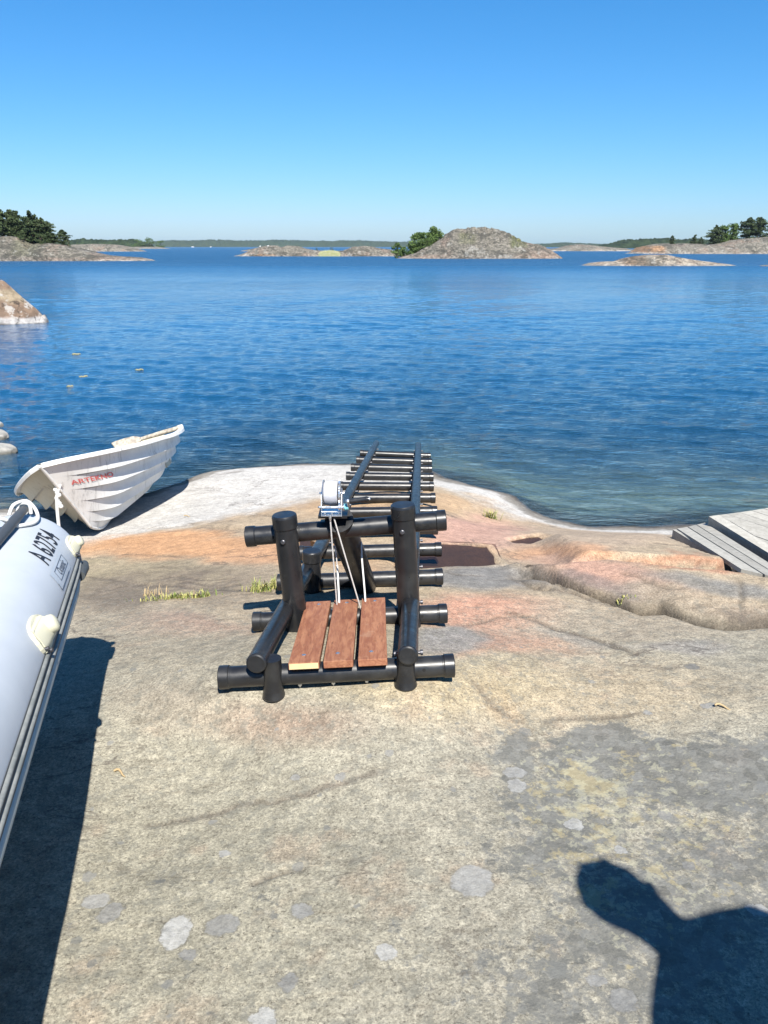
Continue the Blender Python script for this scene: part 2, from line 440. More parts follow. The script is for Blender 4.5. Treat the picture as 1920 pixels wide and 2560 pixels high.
lay(ell(960, 1262, 320, 26, .6), (0.50, 0.34, 0.20), .85)
lay(ell(1220, 1300, 150, 22, .5), (0.47, 0.345, 0.225), .8)
lay(ell(1180, 1342, 150, 44, .5), (0.53, 0.325, 0.25), .95)
lay(ell(1420, 1378, 110, 22, .5), (0.52, 0.29, 0.165), .8)
lay(ell(1560, 1345, 260, 24, .6), (0.44, 0.345, 0.255), .8)
lay(ell(1750, 1402, 190, 14, .4), (0.40, 0.20, 0.12), .8)
lay(ell(1190, 1452, 190, 26, .4), (0.23, 0.225, 0.215), .9)
lay(ell(1180, 1540, 190, 42, .5), (0.50, 0.275, 0.19), .95)
lay(ell(1260, 1606, 180, 26, .5), (0.50, 0.28, 0.195), .8)
lay(ell(1120, 1596, 84, 26, .3), (0.27, 0.265, 0.255), .9)
lay(ell(1440, 1590, 120, 9, .5, 10), (0.28, 0.275, 0.26), .8)
lay(ell(1690, 1610, 110, 15, .5), (0.28, 0.27, 0.255), .8)
lay(ell(1540, 1438, 190, 30, .5, 8), (0.50, 0.30, 0.22), .9)
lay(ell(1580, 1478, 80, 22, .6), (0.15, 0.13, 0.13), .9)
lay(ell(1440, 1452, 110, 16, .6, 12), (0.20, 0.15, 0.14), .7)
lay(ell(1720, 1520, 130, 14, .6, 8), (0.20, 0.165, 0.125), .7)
lay(ell(1700, 1490, 160, 32, .5, 8), (0.40, 0.325, 0.235), .8)
lay(ell(1830, 1455, 190, 22, .5, 5), (0.22, 0.215, 0.20), .9)
lay(ell(1700, 1445, 130, 12, .6, 6), (0.25, 0.225, 0.19), .6)
lay(ell(1860, 1520, 90, 30, .6), (0.36, 0.29, 0.21), .6)
lay(ell(1480, 1560, 260, 40, .7), (0.40, 0.335, 0.25), .6)
lay(ell(430, 1462, 210, 42, .6), (0.19, 0.15, 0.115), .9 * (.7 + .6 * w3))
lay(ell(270, 1500, 110, 46, .6), (0.19, 0.155, 0.12), .85)
lay(ell(480, 1560, 150, 22, .6), (0.33, 0.21, 0.165), .7)
lay(ell(420, 1620, 200, 60, .7), (0.34, 0.29, 0.21), .6)
lay(ell(700, 1800, 190, 50, .7), (0.29, 0.19, 0.14), .8)
lay(ell(420, 1760, 140, 60, .7), (0.32, 0.255, 0.195), .5)
lay(ell(1420, 1720, 420, 90, .7), (0.44, 0.355, 0.235), .75)
lay(ell(1280, 1760, 26, 90, .6, -38), (0.47, 0.35, 0.22), .6)
lay(ell(1130, 1700, 260, 60, .6), (0.42, 0.345, 0.215), .6)
lay(ell(500, 2250, 520, 400, .8), (0.345, 0.322, 0.243), .8)
lay(sstep(0.25, 0.6, w3 + .4 * w1) * sstep(1500, 1600, PYm), (0.37, 0.27, 0.19), .35)
# pale salt-washed band above the water
thr = 0.085 + 0.245 * sstep(1.6, -0.2, GXm) + 0.04 * w1
ab = GZ - WATER
lay(sstep(thr + 0.06, thr - 0.03, ab + .03 * w3), (0.56, 0.54, 0.505))
for pl, zp in POOLS:
    d = polydist(GXm, GYm, pl + [pl[0]]); ins = inside(GXm, GYm, pl)
    lay(sstep(0.05, 0.0, np.where(ins, 0, d) + .04 * w3), (0.42, 0.30, 0.19), .5)
    lay(sstep(-.002, -.008, GZ - zp) * sstep(.06, .03, np.where(ins, 0, d)), (0.17, 0.115, 0.075))
lay(sstep(0.078, 0.045, ab + .03 * w3), (0.20, 0.18, 0.15), .85)
# under water: brown weed, then silt
lay(sstep(0.035, 0.0, ab + .02 * w3), (0.075, 0.062, 0.045), .95)
lay(sstep(-0.05, -0.20, ab + .10 * w3), (0.40, 0.39, 0.30), .92)
lay(sstep(.0, .5, w1 + .5 * w3) * sstep(-.05, -.15, ab), (0.14, 0.13, 0.08), .7)
lay(sstep(-1.0, -3.0, ab), (0.10, 0.14, 0.13))
for pl, w, dep in CRACKS:
    xw = GXm + 0.025 * fbm(GXm * 9, GYm * 9, 3, 21); yw = GYm + 0.025 * fbm(GXm * 9, GYm * 9, 3, 22)
    bx = np.array(pl); m = (GXm > bx[:, 0].min() - .2) & (GXm < bx[:, 0].max() + .2) & (GYm > bx[:, 1].min() - .2) & (GYm < bx[:, 1].max() + .2)
    dd = np.full(GXm.shape, 9.0); dd[m] = polydist(xw[m], yw[m], pl)
    lay(np.exp(-(dd / max(w * .9, .0115)) ** 2) * (.45 + .6 * vnoise(GXm * 6, GYm * 6, 12)), (0.075, 0.062, 0.05), .8)
    lay(np.exp(-(dd / (w * 3.0)) ** 2) * (vnoise(GXm * 4, GYm * 4, 19)), (0.20, 0.165, 0.13), .4)
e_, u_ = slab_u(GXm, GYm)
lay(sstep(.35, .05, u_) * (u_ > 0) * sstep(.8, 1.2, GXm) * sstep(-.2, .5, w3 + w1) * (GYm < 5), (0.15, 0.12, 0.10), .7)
lay(np.exp(-(e_ / .046) ** 2) * sstep(.7, .95, GXm) * (GYm < 5) * (.6 + .6 * vnoise(GXm * 5, GYm * 5, 15)), (0.03, 0.026, 0.022), 1.2)  # shade of the overhung crack at the slab foot, painted into the albedo
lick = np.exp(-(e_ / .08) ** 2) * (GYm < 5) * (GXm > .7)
inv = (GYm < 0.9) | (np.abs(PXm - 960) > 2500)
# lichen cover: R grey crust, G yellow crust, B dark flecks
lx_ = PXm + 480 * fbm(GXm * 1.1, GYm * 1.1, 5, 161, .6); ly_ = PYm + 200 * fbm(GXm * 1.1 + 9, GYm * 1.1, 5, 171, .6)
g = 0.10 + 0.0 * GXm
def ell2(cx, cy, rx, ry, soft=.6):
    return sstep(1 + soft, 1 - soft, np.sqrt(((lx_ - cx) / rx) ** 2 + ((ly_ - cy) / ry) ** 2))
g = np.maximum(g, .92 * ell2(1720, 1900, 430, 150, .7))
g = np.maximum(g, .72 * ell2(1200, 1850, 230, 110, .95))
g = np.maximum(g, .72 * ell2(1380, 2010, 400, 190, .95))
g = np.maximum(g, .68 * ell2(1750, 2300, 560, 380, .95))
g = np.maximum(g, .50 * ell2(1150, 2420, 420, 260, .7))
g = np.maximum(g, .36 * ell2(500, 2300, 420, 300, .7))
g = g + .22 * fbm(GXm * 2.6, GYm * 2.6, 4, 181)
g *= sstep(1560, 1700, PYm)
g = np.where(GYm < 1.0, 0.5, g)
yl = (.60 * ell2(1640, 2080, 480, 400, .7) + .28 + .25 * fbm(GXm * 2, GYm * 2, 4, 191)) * sstep(1700, 1900, PYm)
yl = np.where(GYm < 1.0, 0.4, yl)
dk = sstep(1420, 1560, PYm) * .8 + .15 * sstep(1330, 1420, PYm)
dk = np.where(GYm < 1.0, .8, dk)
dk = dk * (1 - lick)
lich = np.stack([g, yl, dk], -1)
tone = tone * .685

mr = Mat('granite'); P = mr.pos()
tn = mr.attr('tone').outputs['Color']; lc = mr.n('ShaderNodeSeparateColor'); mr.l(mr.attr('lich').outputs['Color'], lc.inputs[0])
PW = mr.n('ShaderNodeVectorMath', operation='MULTIPLY_ADD')
nz = mr.n('ShaderNodeTexNoise'); mr.l(P, nz.inputs['Vector']); nz.inputs['Scale'].default_value = 60; nz.inputs['Detail'].default_value = 6
mr.l(nz.outputs['Color'], PW.inputs[0]); PW.inputs[1].default_value = (0.022, 0.022, 0.0); mr.l(P, PW.inputs[2]); PWo = PW.outputs[0]
cs = mr.n('ShaderNodeSeparateColor'); mr.l(mr.vor(P, 190, 'Color'), cs.inputs[0])
crys = mr.math('MULTIPLY', mr.remap(cs.outputs[0], 0, 1, 0.80, 1.20, False), mr.remap(mr.noise(P, 120, 6, 0.8), 0.34, 0.66, 0.72, 1.24))
n1 = mr.remap(mr.noise(P, 17, 9, 0.78), 0.32, 0.68, 0.74, 1.22)
n2 = mr.remap(mr.noise(P, 3.2, 6, 0.6), 0.3, 0.7, 0.9, 1.08)
c = mr.mix(1.0, tn, mr.grey(mr.math('MULTIPLY', mr.math('MULTIPLY', n1, n2), crys)), 'MULTIPLY')
# dark mica / crust flecks
fl = mr.math('MULTIPLY', mr.remap(mr.noise(P, 58, 7, 0.78), 0.54, 0.62), lc.outputs[2])
c = mr.mix(mr.math('MULTIPLY', fl, 0.5), c, (0.065, 0.058, 0.045))
fl2 = mr.math('MULTIPLY', mr.remap(mr.noise(P, 44, 7, 0.78), 0.55, 0.64), lc.outputs[2])
c = mr.mix(mr.math('MULTIPLY', fl2, 0.5), c, (0.38, 0.35, 0.28))
mo_ = mr.noise(PWo, 21, 9, .76)
c = mr.mix(mr.math('MULTIPLY', mr.math('MULTIPLY', mr.remap(mo_, .50, .60), lc.outputs[2]), .55), c, (.128, .127, .108))
mo2 = mr.noise(P, 95, 5, .75)
c = mr.mix(mr.math('MULTIPLY', mr.math('MULTIPLY', mr.remap(mo2, .57, .63), lc.outputs[2]), .75), c, (.055, .048, .038))
st_ = mr.noise(mr.mapping(P, (3.0, 17, 3), (0, 0, -.12)), 1.6, 8, .72, .4)
c = mr.mix(mr.math('MULTIPLY', mr.remap(st_, .53, .68), .42), c, mr.mix(1, c, (.50, .45, .42), 'MULTIPLY'))
st2 = mr.noise(mr.mapping(P, (2.0, 12, 2), (0, 0, .25)), 1.3, 9, .75, .6)
c = mr.mix(mr.math('MULTIPLY', mr.remap(st2, .56, .68), .4), c, mr.mix(1, c, (1.35, 1.32, 1.28), 'MULTIPLY'))
hl_ = mr.math('ABSOLUTE', mr.math('SUBTRACT', mr.noise(mr.mapping(P, (.9, 1.8, 1), (0, 0, -.3)), .9, 7, .62, .5), .5))
c = mr.mix(mr.math('MULTIPLY', mr.remap(hl_, .011, .0), mr.math('MULTIPLY', mr.remap(mr.noise(P, 1.1, 3), .5, .62), .7)), c, (.06, .05, .042))
# grey crust lichen in rounded scabs
vr = mr.vor(PWo, 30, 'Distance'); vc = mr.n('ShaderNodeSeparateColor'); mr.l(mr.vor(PWo, 30, 'Color'), vc.inputs[0])
cov = mr.math('MULTIPLY', mr.math('SUBTRACT', lc.outputs[0], 0.455), 0.54)
gl = mr.math('ADD', mr.math('ADD', mr.math('MULTIPLY', mr.noise(PWo, 5, 10, 0.78), .55), mr.math('MULTIPLY', mr.noise(PWo, 34, 6, 0.75), .45)), cov)
gl = mr.math('ADD', gl, mr.math('MULTIPLY', mr.math('SUBTRACT', 0.42, vr), 0.10))
gm = mr.remap(gl, 0.475, 0.565)
# scattered round young thalli
vb = mr.vor(PWo, 13, 'Distance'); vbc = mr.n('ShaderNodeSeparateColor'); mr.l(mr.vor(PWo, 13, 'Color'), vbc.inputs[0])
rad_ = mr.math('MULTIPLY', mr.math('SUBTRACT', mr.math('ADD', vbc.outputs[1], mr.math('MULTIPLY', lc.outputs[0], .35)), .78, clamp=True), 0.85)
th = mr.math('MULTIPLY', mr.remap(mr.math('SUBTRACT', rad_, vb), -0.02, 0.03), mr.remap(lc.outputs[2], .3, .6))
gcol = mr.mix(vc.outputs[0], (0.072, 0.074, 0.069), (0.140, 0.142, 0.134))
gcol = mr.mix(mr.remap(mr.noise(P, 55, 6, .7), .45, .65), gcol, (0.10, 0.10, 0.093))
c = mr.mix(mr.math('MULTIPLY', gm, 0.80), c, gcol)
c = mr.mix(mr.math('MULTIPLY', th, 0.7), c, mr.mix(vbc.outputs[2], (.095, .097, .09), (.17, .17, .162)))
ye = mr.math('ADD', mr.noise(mr.mapping(PWo, (1, 1, 1), (0, 0, 0.7)), 11, 8, 0.72), mr.math('MULTIPLY', mr.math('SUBTRACT', lc.outputs[1], 0.7), 0.34))
c = mr.mix(mr.math('MULTIPLY', mr.remap(ye, 0.57, 0.65), 0.5), c, (0.30, 0.25, 0.13))
ye2 = mr.math('ADD', mr.noise(PWo, 26, 6, 0.7), mr.math('MULTIPLY', mr.math('SUBTRACT', lc.outputs[1], 0.7), 0.3))
c = mr.mix(mr.math('MULTIPLY', mr.remap(ye2, 0.575, 0.64), 0.4), c, (0.33, 0.315, 0.22))
# single round lichen discs, each at its own place on the rock
DISCS = [(1180, 2200, 52, 38, .36), (757, 2275, 26, 19, .30), (440, 2330, 36, 40, .50), (556, 2312, 40, 26, .27), (965, 2379, 26, 22, .44), (1437, 2057, 25, 15, .42),
         (1292, 1958, 24, 17, .37), (1287, 1925, 28, 13, .33), (657, 2545, 32, 26, .44), (1550, 2124, 16, 11, .42), (722, 2455, 24, 22, .26), (1490, 2450, 24, 18, .30),
         (240, 2250, 34, 18, .36), (275, 2280, 30, 24, .28), (1560, 2500, 34, 30, .27), (562, 2132, 14, 8, .38), (1720, 2165, 16, 12, .25), (470, 2385, 20, 14, .27),
         (1895, 2275, 32, 18, .38), (850, 1935, 14, 9, .30), (1730, 1670, 18, 7, .17), (1770, 1765, 20, 6, .30), (740, 1940, 12, 8, .3), (1620, 1780, 12, 6, .32)]
PD = mr.n('ShaderNodeVectorMath', operation='MULTIPLY_ADD'); nd_ = mr.n('ShaderNodeTexNoise'); mr.l(P, nd_.inputs['Vector']); nd_.inputs['Scale'].default_value = 30; nd_.inputs['Detail'].default_value = 7; nd_.inputs['Roughness'].default_value = .7
mr.l(nd_.outputs['Color'], PD.inputs[0]); PD.inputs[1].default_value = (0.05, 0.05, 0.0); mr.l(P, PD.inputs[2])
xs = mr.n('ShaderNodeSeparateXYZ'); mr.l(PD.outputs[0], xs.inputs[0])
dv_ = mr.remap(mr.noise(P, 42, 8, .75), .34, .66, .74, 1.2)
for px, py, rx, ry, v in DISCS:
    p = hit(px, py, base_h); q = hit(px + rx, py, base_h); r_ = hit(px, py - ry, base_h)
    a = q[0] - p[0]; b = abs(r_[1] - p[1])
    ux = mr.math('DIVIDE', mr.math('SUBTRACT', xs.outputs[0], p[0] + 0.025), a); uy = mr.math('DIVIDE', mr.math('SUBTRACT', xs.outputs[1], p[1] + 0.025), b)
    d = mr.math('SQRT', mr.math('ADD', mr.math('MULTIPLY', ux, ux), mr.math('MULTIPLY', uy, uy)))
    c = mr.mix(mr.math('MULTIPLY', mr.remap(d, 1.18, 1.04), 0.35), c, (0.06, 0.057, 0.05))
    c = mr.mix(mr.math('MULTIPLY', mr.remap(d, 1.08, 0.92), 0.72), c, mr.mix(1, (v * .66, v * .66, v * .635), mr.grey(dv_), 'MULTIPLY'))
xz = mr.n('ShaderNodeSeparateXYZ'); mr.l(P, xz.inputs[0])
wet = mr.remap(mr.math('ADD', xz.outputs[2], mr.math('MULTIPLY', mr.noise(P, 9, 4), 0.03)), WATER + 0.035, WATER + 0.015)
bmp = mr.bump(mr.noise(P, 9, 6, .6), 0.35, 0.03)
bmp = mr.bump(mr.noise(P, 70, 6, .7), 0.55, 0.006, bmp)
M_ROCK = mr.set(c, mr.remap(wet, 0, 1, 0.88, 0.25, False), 0, bmp, 0.3)
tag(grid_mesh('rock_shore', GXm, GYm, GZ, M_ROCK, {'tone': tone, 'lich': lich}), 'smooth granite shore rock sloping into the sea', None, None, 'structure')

# rain pools
mp = Mat('pool_water'); mp.set((0.05, 0.032, 0.02), 0.04, 0, mp.bump(mp.noise(mp.pos(), 14, 3), 0.05, 0.01), 0.5); 
tr_ = mp.n('ShaderNodeBsdfTransparent'); tr_.inputs[0].default_value = (.8, .66, .56, 1); ms_ = mp.n('ShaderNodeMixShader'); ms_.inputs[0].default_value = .5
mp.l(mp.b.outputs[0], ms_.inputs[1]); mp.l(tr_.outputs[0], ms_.inputs[2]); mp.l(ms_.outputs[0], mp.out.inputs[0])
for pl, zp in POOLS:
    b = MB(); c0 = np.mean(pl, 0); b.add([(c0[0] + (x - c0[0]) * 1.16, c0[1] + (y - c0[1]) * 1.2, zp - 0.006) for x, y in pl], [tuple(range(len(pl)))])
    tag(b.build('rain_pool', mp.m), kind='structure')

# ================================================================== WATER
wy_ = [3.4]
while wy_[-1] < 330: wy_.append(wy_[-1] * 1.0056)
while wy_[-1] < 14000: wy_.append(wy_[-1] * 1.12)
WY = np.array(wy_); WU = np.linspace(-1, 1, 560); WU = .36 * WU + .64 * WU ** 5
WXm = WU[None] * (9.5 + 1.75 * WY[:, None]); WYm = np.repeat(WY[:, None], len(WU), 1)
Hh = np.zeros_like(WXm)
sp = np.maximum(0.0056 * WYm, (9.5 + 1.75 * WYm) * 2 * .36 / 560)
shore_d = np.clip((WATER - base_h(WXm, np.minimum(WYm, 400))), 0, 8)
rw = np.random.default_rng(3)
gust = 0.75 + 0.5 * fbm(WXm / 9, WYm / 14, 3, 90)
for lam, amp, ang0, spread, k in ((2.6, .0026, 5, 22, 5), (1.2, .0036, -8, 30, 7), (0.55, .0042, 12, 30, 9), (0.30, .0026, -20, 40, 8), (0.8, .0052, 24, 7, 3), (0.42, .0040, 28, 7, 3), (4.5, .004, 0, 20, 3)):
    for j in range(k):
        L = lam * rw.uniform(.75, 1.35); a = R(ang0 + rw.normal() * spread); kx, ky = math.sin(a) * 2 * math.pi / L, math.cos(a) * 2 * math.pi / L
        ph = rw.uniform(0, 6.28) + 1.6 * fbm(WXm / (L * 5), WYm / (L * 5), 2, 100 + j)
        s_ = np.sin(kx * WXm + ky * WYm + ph)
        Hh += amp / math.sqrt(k) * 1.5 * (s_ - 0.25 * np.cos(2 * (kx * WXm + ky * WYm + ph))) * sstep(2.2, 4.0, L / sp) * gust
Hh *= sstep(0.0, 0.35, shore_d) * 0.85 + 0.15
dep = np.stack([np.clip(shore_d / 8, 0, 1)] * 3, -1)
mw = Mat('sea_water'); P = mw.pos()
fres = mw.n('ShaderNodeFresnel'); fres.inputs['IOR'].default_value = 1.333
px_ = mw.n('ShaderNodeSeparateXYZ'); mw.l(P, px_.inputs[0])
chop = mw.math('ADD', mw.remap(px_.outputs[1], 45, 150, 0.0, 1.0), mw.math('MULTIPLY', mw.math('SUBTRACT', mw.noise(mw.mapping(P, (.02, .06, 1)), 1, 4), .35), 0.6, clamp=True))
hA = mw.noise(mw.mapping(P, (1.0, 2.2, 1), (0, 0, .15)), 2.8, 6, 0.66)
hB = mw.noise(mw.mapping(P, (1.0, 2.6, 1), (0, 0, -.25)), 7.5, 5, 0.62)
hC = mw.noise(mw.mapping(P, (.25, .7, 1)), 1.0, 6, 0.6)
bA = mw.n('ShaderNodeBump'); mw.l(hA, bA.inputs['Height']); bA.inputs['Distance'].default_value = 0.10; mw.put(bA.inputs['Strength'], mw.math('MULTIPLY_ADD', chop, 0.8, 0.15))
bB = mw.n('ShaderNodeBump'); mw.l(hB, bB.inputs['Height']); bB.inputs['Distance'].default_value = 0.018; bB.inputs['Strength'].default_value = 0.55; mw.l(bA.outputs[0], bB.inputs['Normal'])
bC = mw.n('ShaderNodeBump'); mw.l(hC, bC.inputs['Height']); bC.inputs['Distance'].default_value = 1.3; mw.put(bC.inputs['Strength'], mw.math('MULTIPLY', chop, 1.0)); mw.l(bB.outputs[0], bC.inputs['Normal'])
nrm = bC.outputs[0]
mw.l(nrm, fres.inputs['Normal'])
gl = mw.n('ShaderNodeBsdfGlossy'); mw.put(gl.inputs['Roughness'], mw.remap(px_.outputs[1], 25, 160, 0.05, 0.36)); gl.inputs['Color'].default_value = (1, 1, 1, 1); mw.l(nrm, gl.inputs['Normal'])
dsep = mw.attr('depth').outputs['Fac']
op = mw.math('SUBTRACT', 1.0, mw.math('POWER', 2.718, mw.math('MULTIPLY', dsep, -8 * 0.50)))
tra = mw.n('ShaderNodeBsdfTransparent'); tra.inputs[0].default_value = (.74, .91, .95, 1)
dif = mw.n('ShaderNodeBsdfDiffuse'); dif.inputs['Color'].default_value = (.007, .074, .172, 1); mw.l(nrm, dif.inputs['Normal'])
body = mw.n('ShaderNodeMixShader'); mw.l(op, body.inputs[0]); mw.l(tra.outputs[0], body.inputs[1]); mw.l(dif.outputs[0], body.inputs[2])
surf = mw.n('ShaderNodeMixShader'); mw.l(mw.math('MULTIPLY', fres.outputs[0], mw.remap(px_.outputs[1], 40, 190, 1.0, 0.52)), surf.inputs[0]); mw.l(body.outputs[0], surf.inputs[1]); mw.l(gl.outputs[0], surf.inputs[2])
mw.l(surf.outputs[0], mw.out.inputs[0])
tag(grid_mesh('sea_water', WXm, WYm, WATER + Hh, mw.m, {'depth': dep}), 'rippled blue sea', None, None, 'structure')

# ================================================================== FAR SHORES
mi = Mat('island_granite'); P = mi.pos(); at = mi.attr('tone').outputs['Color']
nA = mi.noise(P, .55, 8, .7); nB = mi.noise(mi.mapping(P, (1, 1, 2.2)), 1.6, 8, .7)
nD = mi.noise(mi.mapping(P, (.8, .8, 1.6), (0, .4, .2)), .30, 8, .66, .6)
ci = mi.mix(mi.remap(nB, .38, .62), mi.mix(1, at, (.55, .55, .55), 'MULTIPLY'), mi.mix(1, at, (1.35, 1.34, 1.3), 'MULTIPLY'))
ci = mi.mix(mi.math('MULTIPLY', mi.remap(nD, .49, .60), .68), ci, (.05, .05, .043))
ci = mi.mix(mi.math('MULTIPLY', mi.remap(nA, .56, .63), .6), ci, (.33, .32, .29))
ck = mi.math('ABSOLUTE', mi.math('SUBTRACT', mi.noise(mi.mapping(P, (.35, .35, .8), (0, .35, .3)), 1.0, 5, .6, .6), .5))
ci = mi.mix(mi.math('MULTIPLY', mi.remap(ck, .018, .0), .8), ci, (.05, .048, .042))
ci = mi.mix(mi.math('MULTIPLY', mi.remap(mi.noise(mi.mapping(P, (.9, .9, .35), (.5, .2, 0)), 1.3, 8, .75), .55, .63), .7), ci, (.055, .052, .045))
M_ISLE = mi.set(ci, .9, 0, mi.bump(mi.noise(P, 1.3, 8, .7), 1.0, .9), .2)
GREY, PINK, WHITE, ORANGE, MOSS = (.175, .162, .138), (.235, .175, .142), (.34, .325, .30), (.30, .18, .105), (.10, .115, .045)
def dist_of(py): return (CAM_H - WATER) / math.tan(math.atan((py - 1280) / FPX) + R(PITCH))
ISLES = {}
def island(label, sil, water_py, depth, spots=(), amp=.16, seed=1, foot=.5, nx=240, front=.35, base=GREY):
    """Rocky island: sil = skyline measured along its width (photo x, photo y); stands at its real distance and size."""
    y0 = dist_of(water_py); yc = y0 + depth * front
    fw0 = yc * CP + (CAM_H - WATER) * SP
    sx = np.array([(q[0] - 960) / FPX * fw0 for q in sil])
    def zat(py):
        v = (py - 1280) / FPX; return CAM_H - yc * (SP + v * CP) / (CP - v * SP)
    sz = np.array([max(0.05, zat(q[1]) - WATER) for q in sil]); sz[0] = sz[-1] = -0.2
    X = np.linspace(sx[0] - .3, sx[-1] + .3, nx); V = np.concatenate([np.linspace(-1, 0, 34), np.linspace(0.03, 1, 30)])
    Xm, Vm = np.meshgrid(X, V)
    tot = sx[-1] - sx[0]
    endr = np.sqrt(np.clip(1 - np.abs((Xm - (sx[0] + sx[-1]) / 2) / (tot / 2)) ** 3, 0, 1)) * .75 + .25
    Ym = yc + np.where(Vm < 0, Vm * depth * front, Vm * depth * (1 - front)) * endr
    sc = max(sz) / 4
    Hs = np.interp(Xm + .35 * sc * fbm(Xm / (2 * sc), Ym / (2 * sc), 3, seed), sx, sz)
    pr = np.clip(1 - np.abs(Vm) ** 2.0, 0, 1) ** foot
    rg = 1 - np.abs(fbm(Xm / (1.7 * sc + .3), Ym / (1.7 * sc + .3), 5, seed + 5, .55)) * 2
    Z = WATER - .25 + (Hs + .25) * pr + 2.0 * amp * Hs * (rg - .5) * np.clip(1.25 - np.abs(Vm), 0, 1) * pr * (.12 + .88 * np.abs(Vm))
    T = np.empty(Xm.shape + (3,)); T[:] = base
    nn = fbm(Xm / (3 * sc), Ym / (3 * sc), 4, seed + 9)
    k = sstep(.1, .5, nn)[..., None] * .6; T = T * (1 - k) + np.array(PINK) * k
    hb = Z - WATER
    k = (sstep(.34 * sc + .25, .12, hb + .25 * nn * sc) * .85)[..., None]; T = T * (1 - k) + (np.array(WHITE) * .6 + np.array(PINK) * .4) * k
    for (ax, bx, lo, hi, col, kk) in spots:
        X0, X1 = (ax - 960) / FPX * fw0, (bx - 960) / FPX * fw0
        m = sstep(X0 - .2 * (X1 - X0), X0 + .2 * (X1 - X0), Xm) * sstep(X1 + .2 * (X1 - X0), X1 - .2 * (X1 - X0), Xm) * sstep(lo - .1, lo + .1, hb / sc) * sstep(hi + .2, hi - .2, hb / sc)
        k = (np.clip(m * (1 + nn), 0, 1) * kk)[..., None]; T = T * (1 - k) + np.array(col) * k
    o = grid_mesh('rocky_island', Xm, Ym, Z, M_ISLE, {'tone': T}); tag(o, label, None, None, 'structure')
    def top(px):
        x = (px - 960) / FPX * fw0; i = int(np.argmin(np.abs(X - x))); j = 33
        return float(X[i]), float(Ym[j, i]), float(Z[j, i])
    return top, yc
# left point
tL, yL = island('long grey rock point with pines at the left', [(-420, 655), (-330, 585), (-150, 580), (0, 592), (40, 592), (70, 597), (90, 612), (112, 606), (150, 612), (190, 620), (220, 628), (260, 638), (300, 641), (345, 643), (365, 647), (384, 652)], 653, 16,
                [(-300, 384, 0, .42, PINK, .8), (-300, 384, 0, .16, WHITE, .9), (60, 120, .7, 3, MOSS, .3)], seed=11)
tL2, yL2 = island('low grey rocks behind the left point', [(120, 640), (180, 612), (240, 610), (290, 612), (320, 617), (360, 619)], 629, 34, seed=17)
tN, yN = island('low rock spit in the channel', [(596, 629), (610, 626), (640, 620), (668, 614), (695, 614), (715, 621)], 628, 20, seed=23)
tC, yC = island('low brown rock island left of the dome', [(578, 636), (610, 634), (628, 626), (650, 618), (672, 617), (700, 619), (720, 614), (745, 616), (765, 622), (790, 626), (830, 628), (858, 627), (880, 618), (910, 615), (930, 617), (950, 621), (975, 624), (1005, 633), (1040, 639)], 641, 15,
                [(645, 695, .0, .6, ORANGE, .9), (578, 640, 0, 1, WHITE, .5), (795, 850, 0, .5, (.30, .30, .14), .7)], seed=31)
tD, yD = island('high rounded granite dome island in the middle', [(985, 643), (1010, 640), (1040, 632), (1075, 614), (1095, 603), (1110, 592), (1112, 589), (1128, 580), (1150, 574), (1180, 573), (1205, 573), (1228, 575), (1252, 582), (1274, 590), (1300, 603), (1320, 609), (1345, 615), (1365, 624), (1385, 633), (1405, 644)], 647, 24,
                [(1300, 1400, 0, 1.5, PINK, .6), (1000, 1400, 0, .5, PINK, .7), (1265, 1310, 1.5, 3.2, MOSS, .8), (1140, 1180, 2, 3.4, MOSS, .5)], seed=43, amp=.38, foot=.55)
tI, yI = island('low bare pink skerry at the right', [(1448, 664), (1480, 657), (1510, 654), (1545, 653), (1562, 646), (1590, 640), (1625, 637), (1665, 637), (1685, 642), (1720, 648), (1750, 652), (1790, 657), (1825, 661), (1852, 665)], 665, 9,
                [(1545, 1600, 0, 4, ORANGE, .6), (1448, 1852, 0, .5, WHITE, .7)], seed=53, amp=.1, base=(.36, .315, .26))
tB, yB = island('distant pale rocks between dome and right shore', [(1350, 628), (1375, 622), (1400, 620), (1420, 614), (1445, 611), (1475, 613), (1500, 616), (1530, 619), (1560, 621), (1600, 627)], 628, 40, [(1350, 1600, 0, .6, WHITE, .8)], seed=61)
tR, yR = island('long grey rock shore at the right', [(1570, 635), (1600, 628), (1612, 616), (1640, 610), (1662, 609), (1680, 613), (1700, 609), (1740, 610), (1765, 613), (1800, 608), (1830, 600), (1860, 597), (1900, 594), (1960, 590), (2100, 585), (2300, 636)], 635, 40,
                [(1590, 1640, .2, 1.6, ORANGE, .9), (1570, 2300, 0, .3, WHITE, .8)], seed=71)
tS, yS = island('tiny pale skerry at the right edge', [(1896, 665), (1910, 663), (1990, 660), (2050, 666)], 666, 4, seed=79, nx=60)

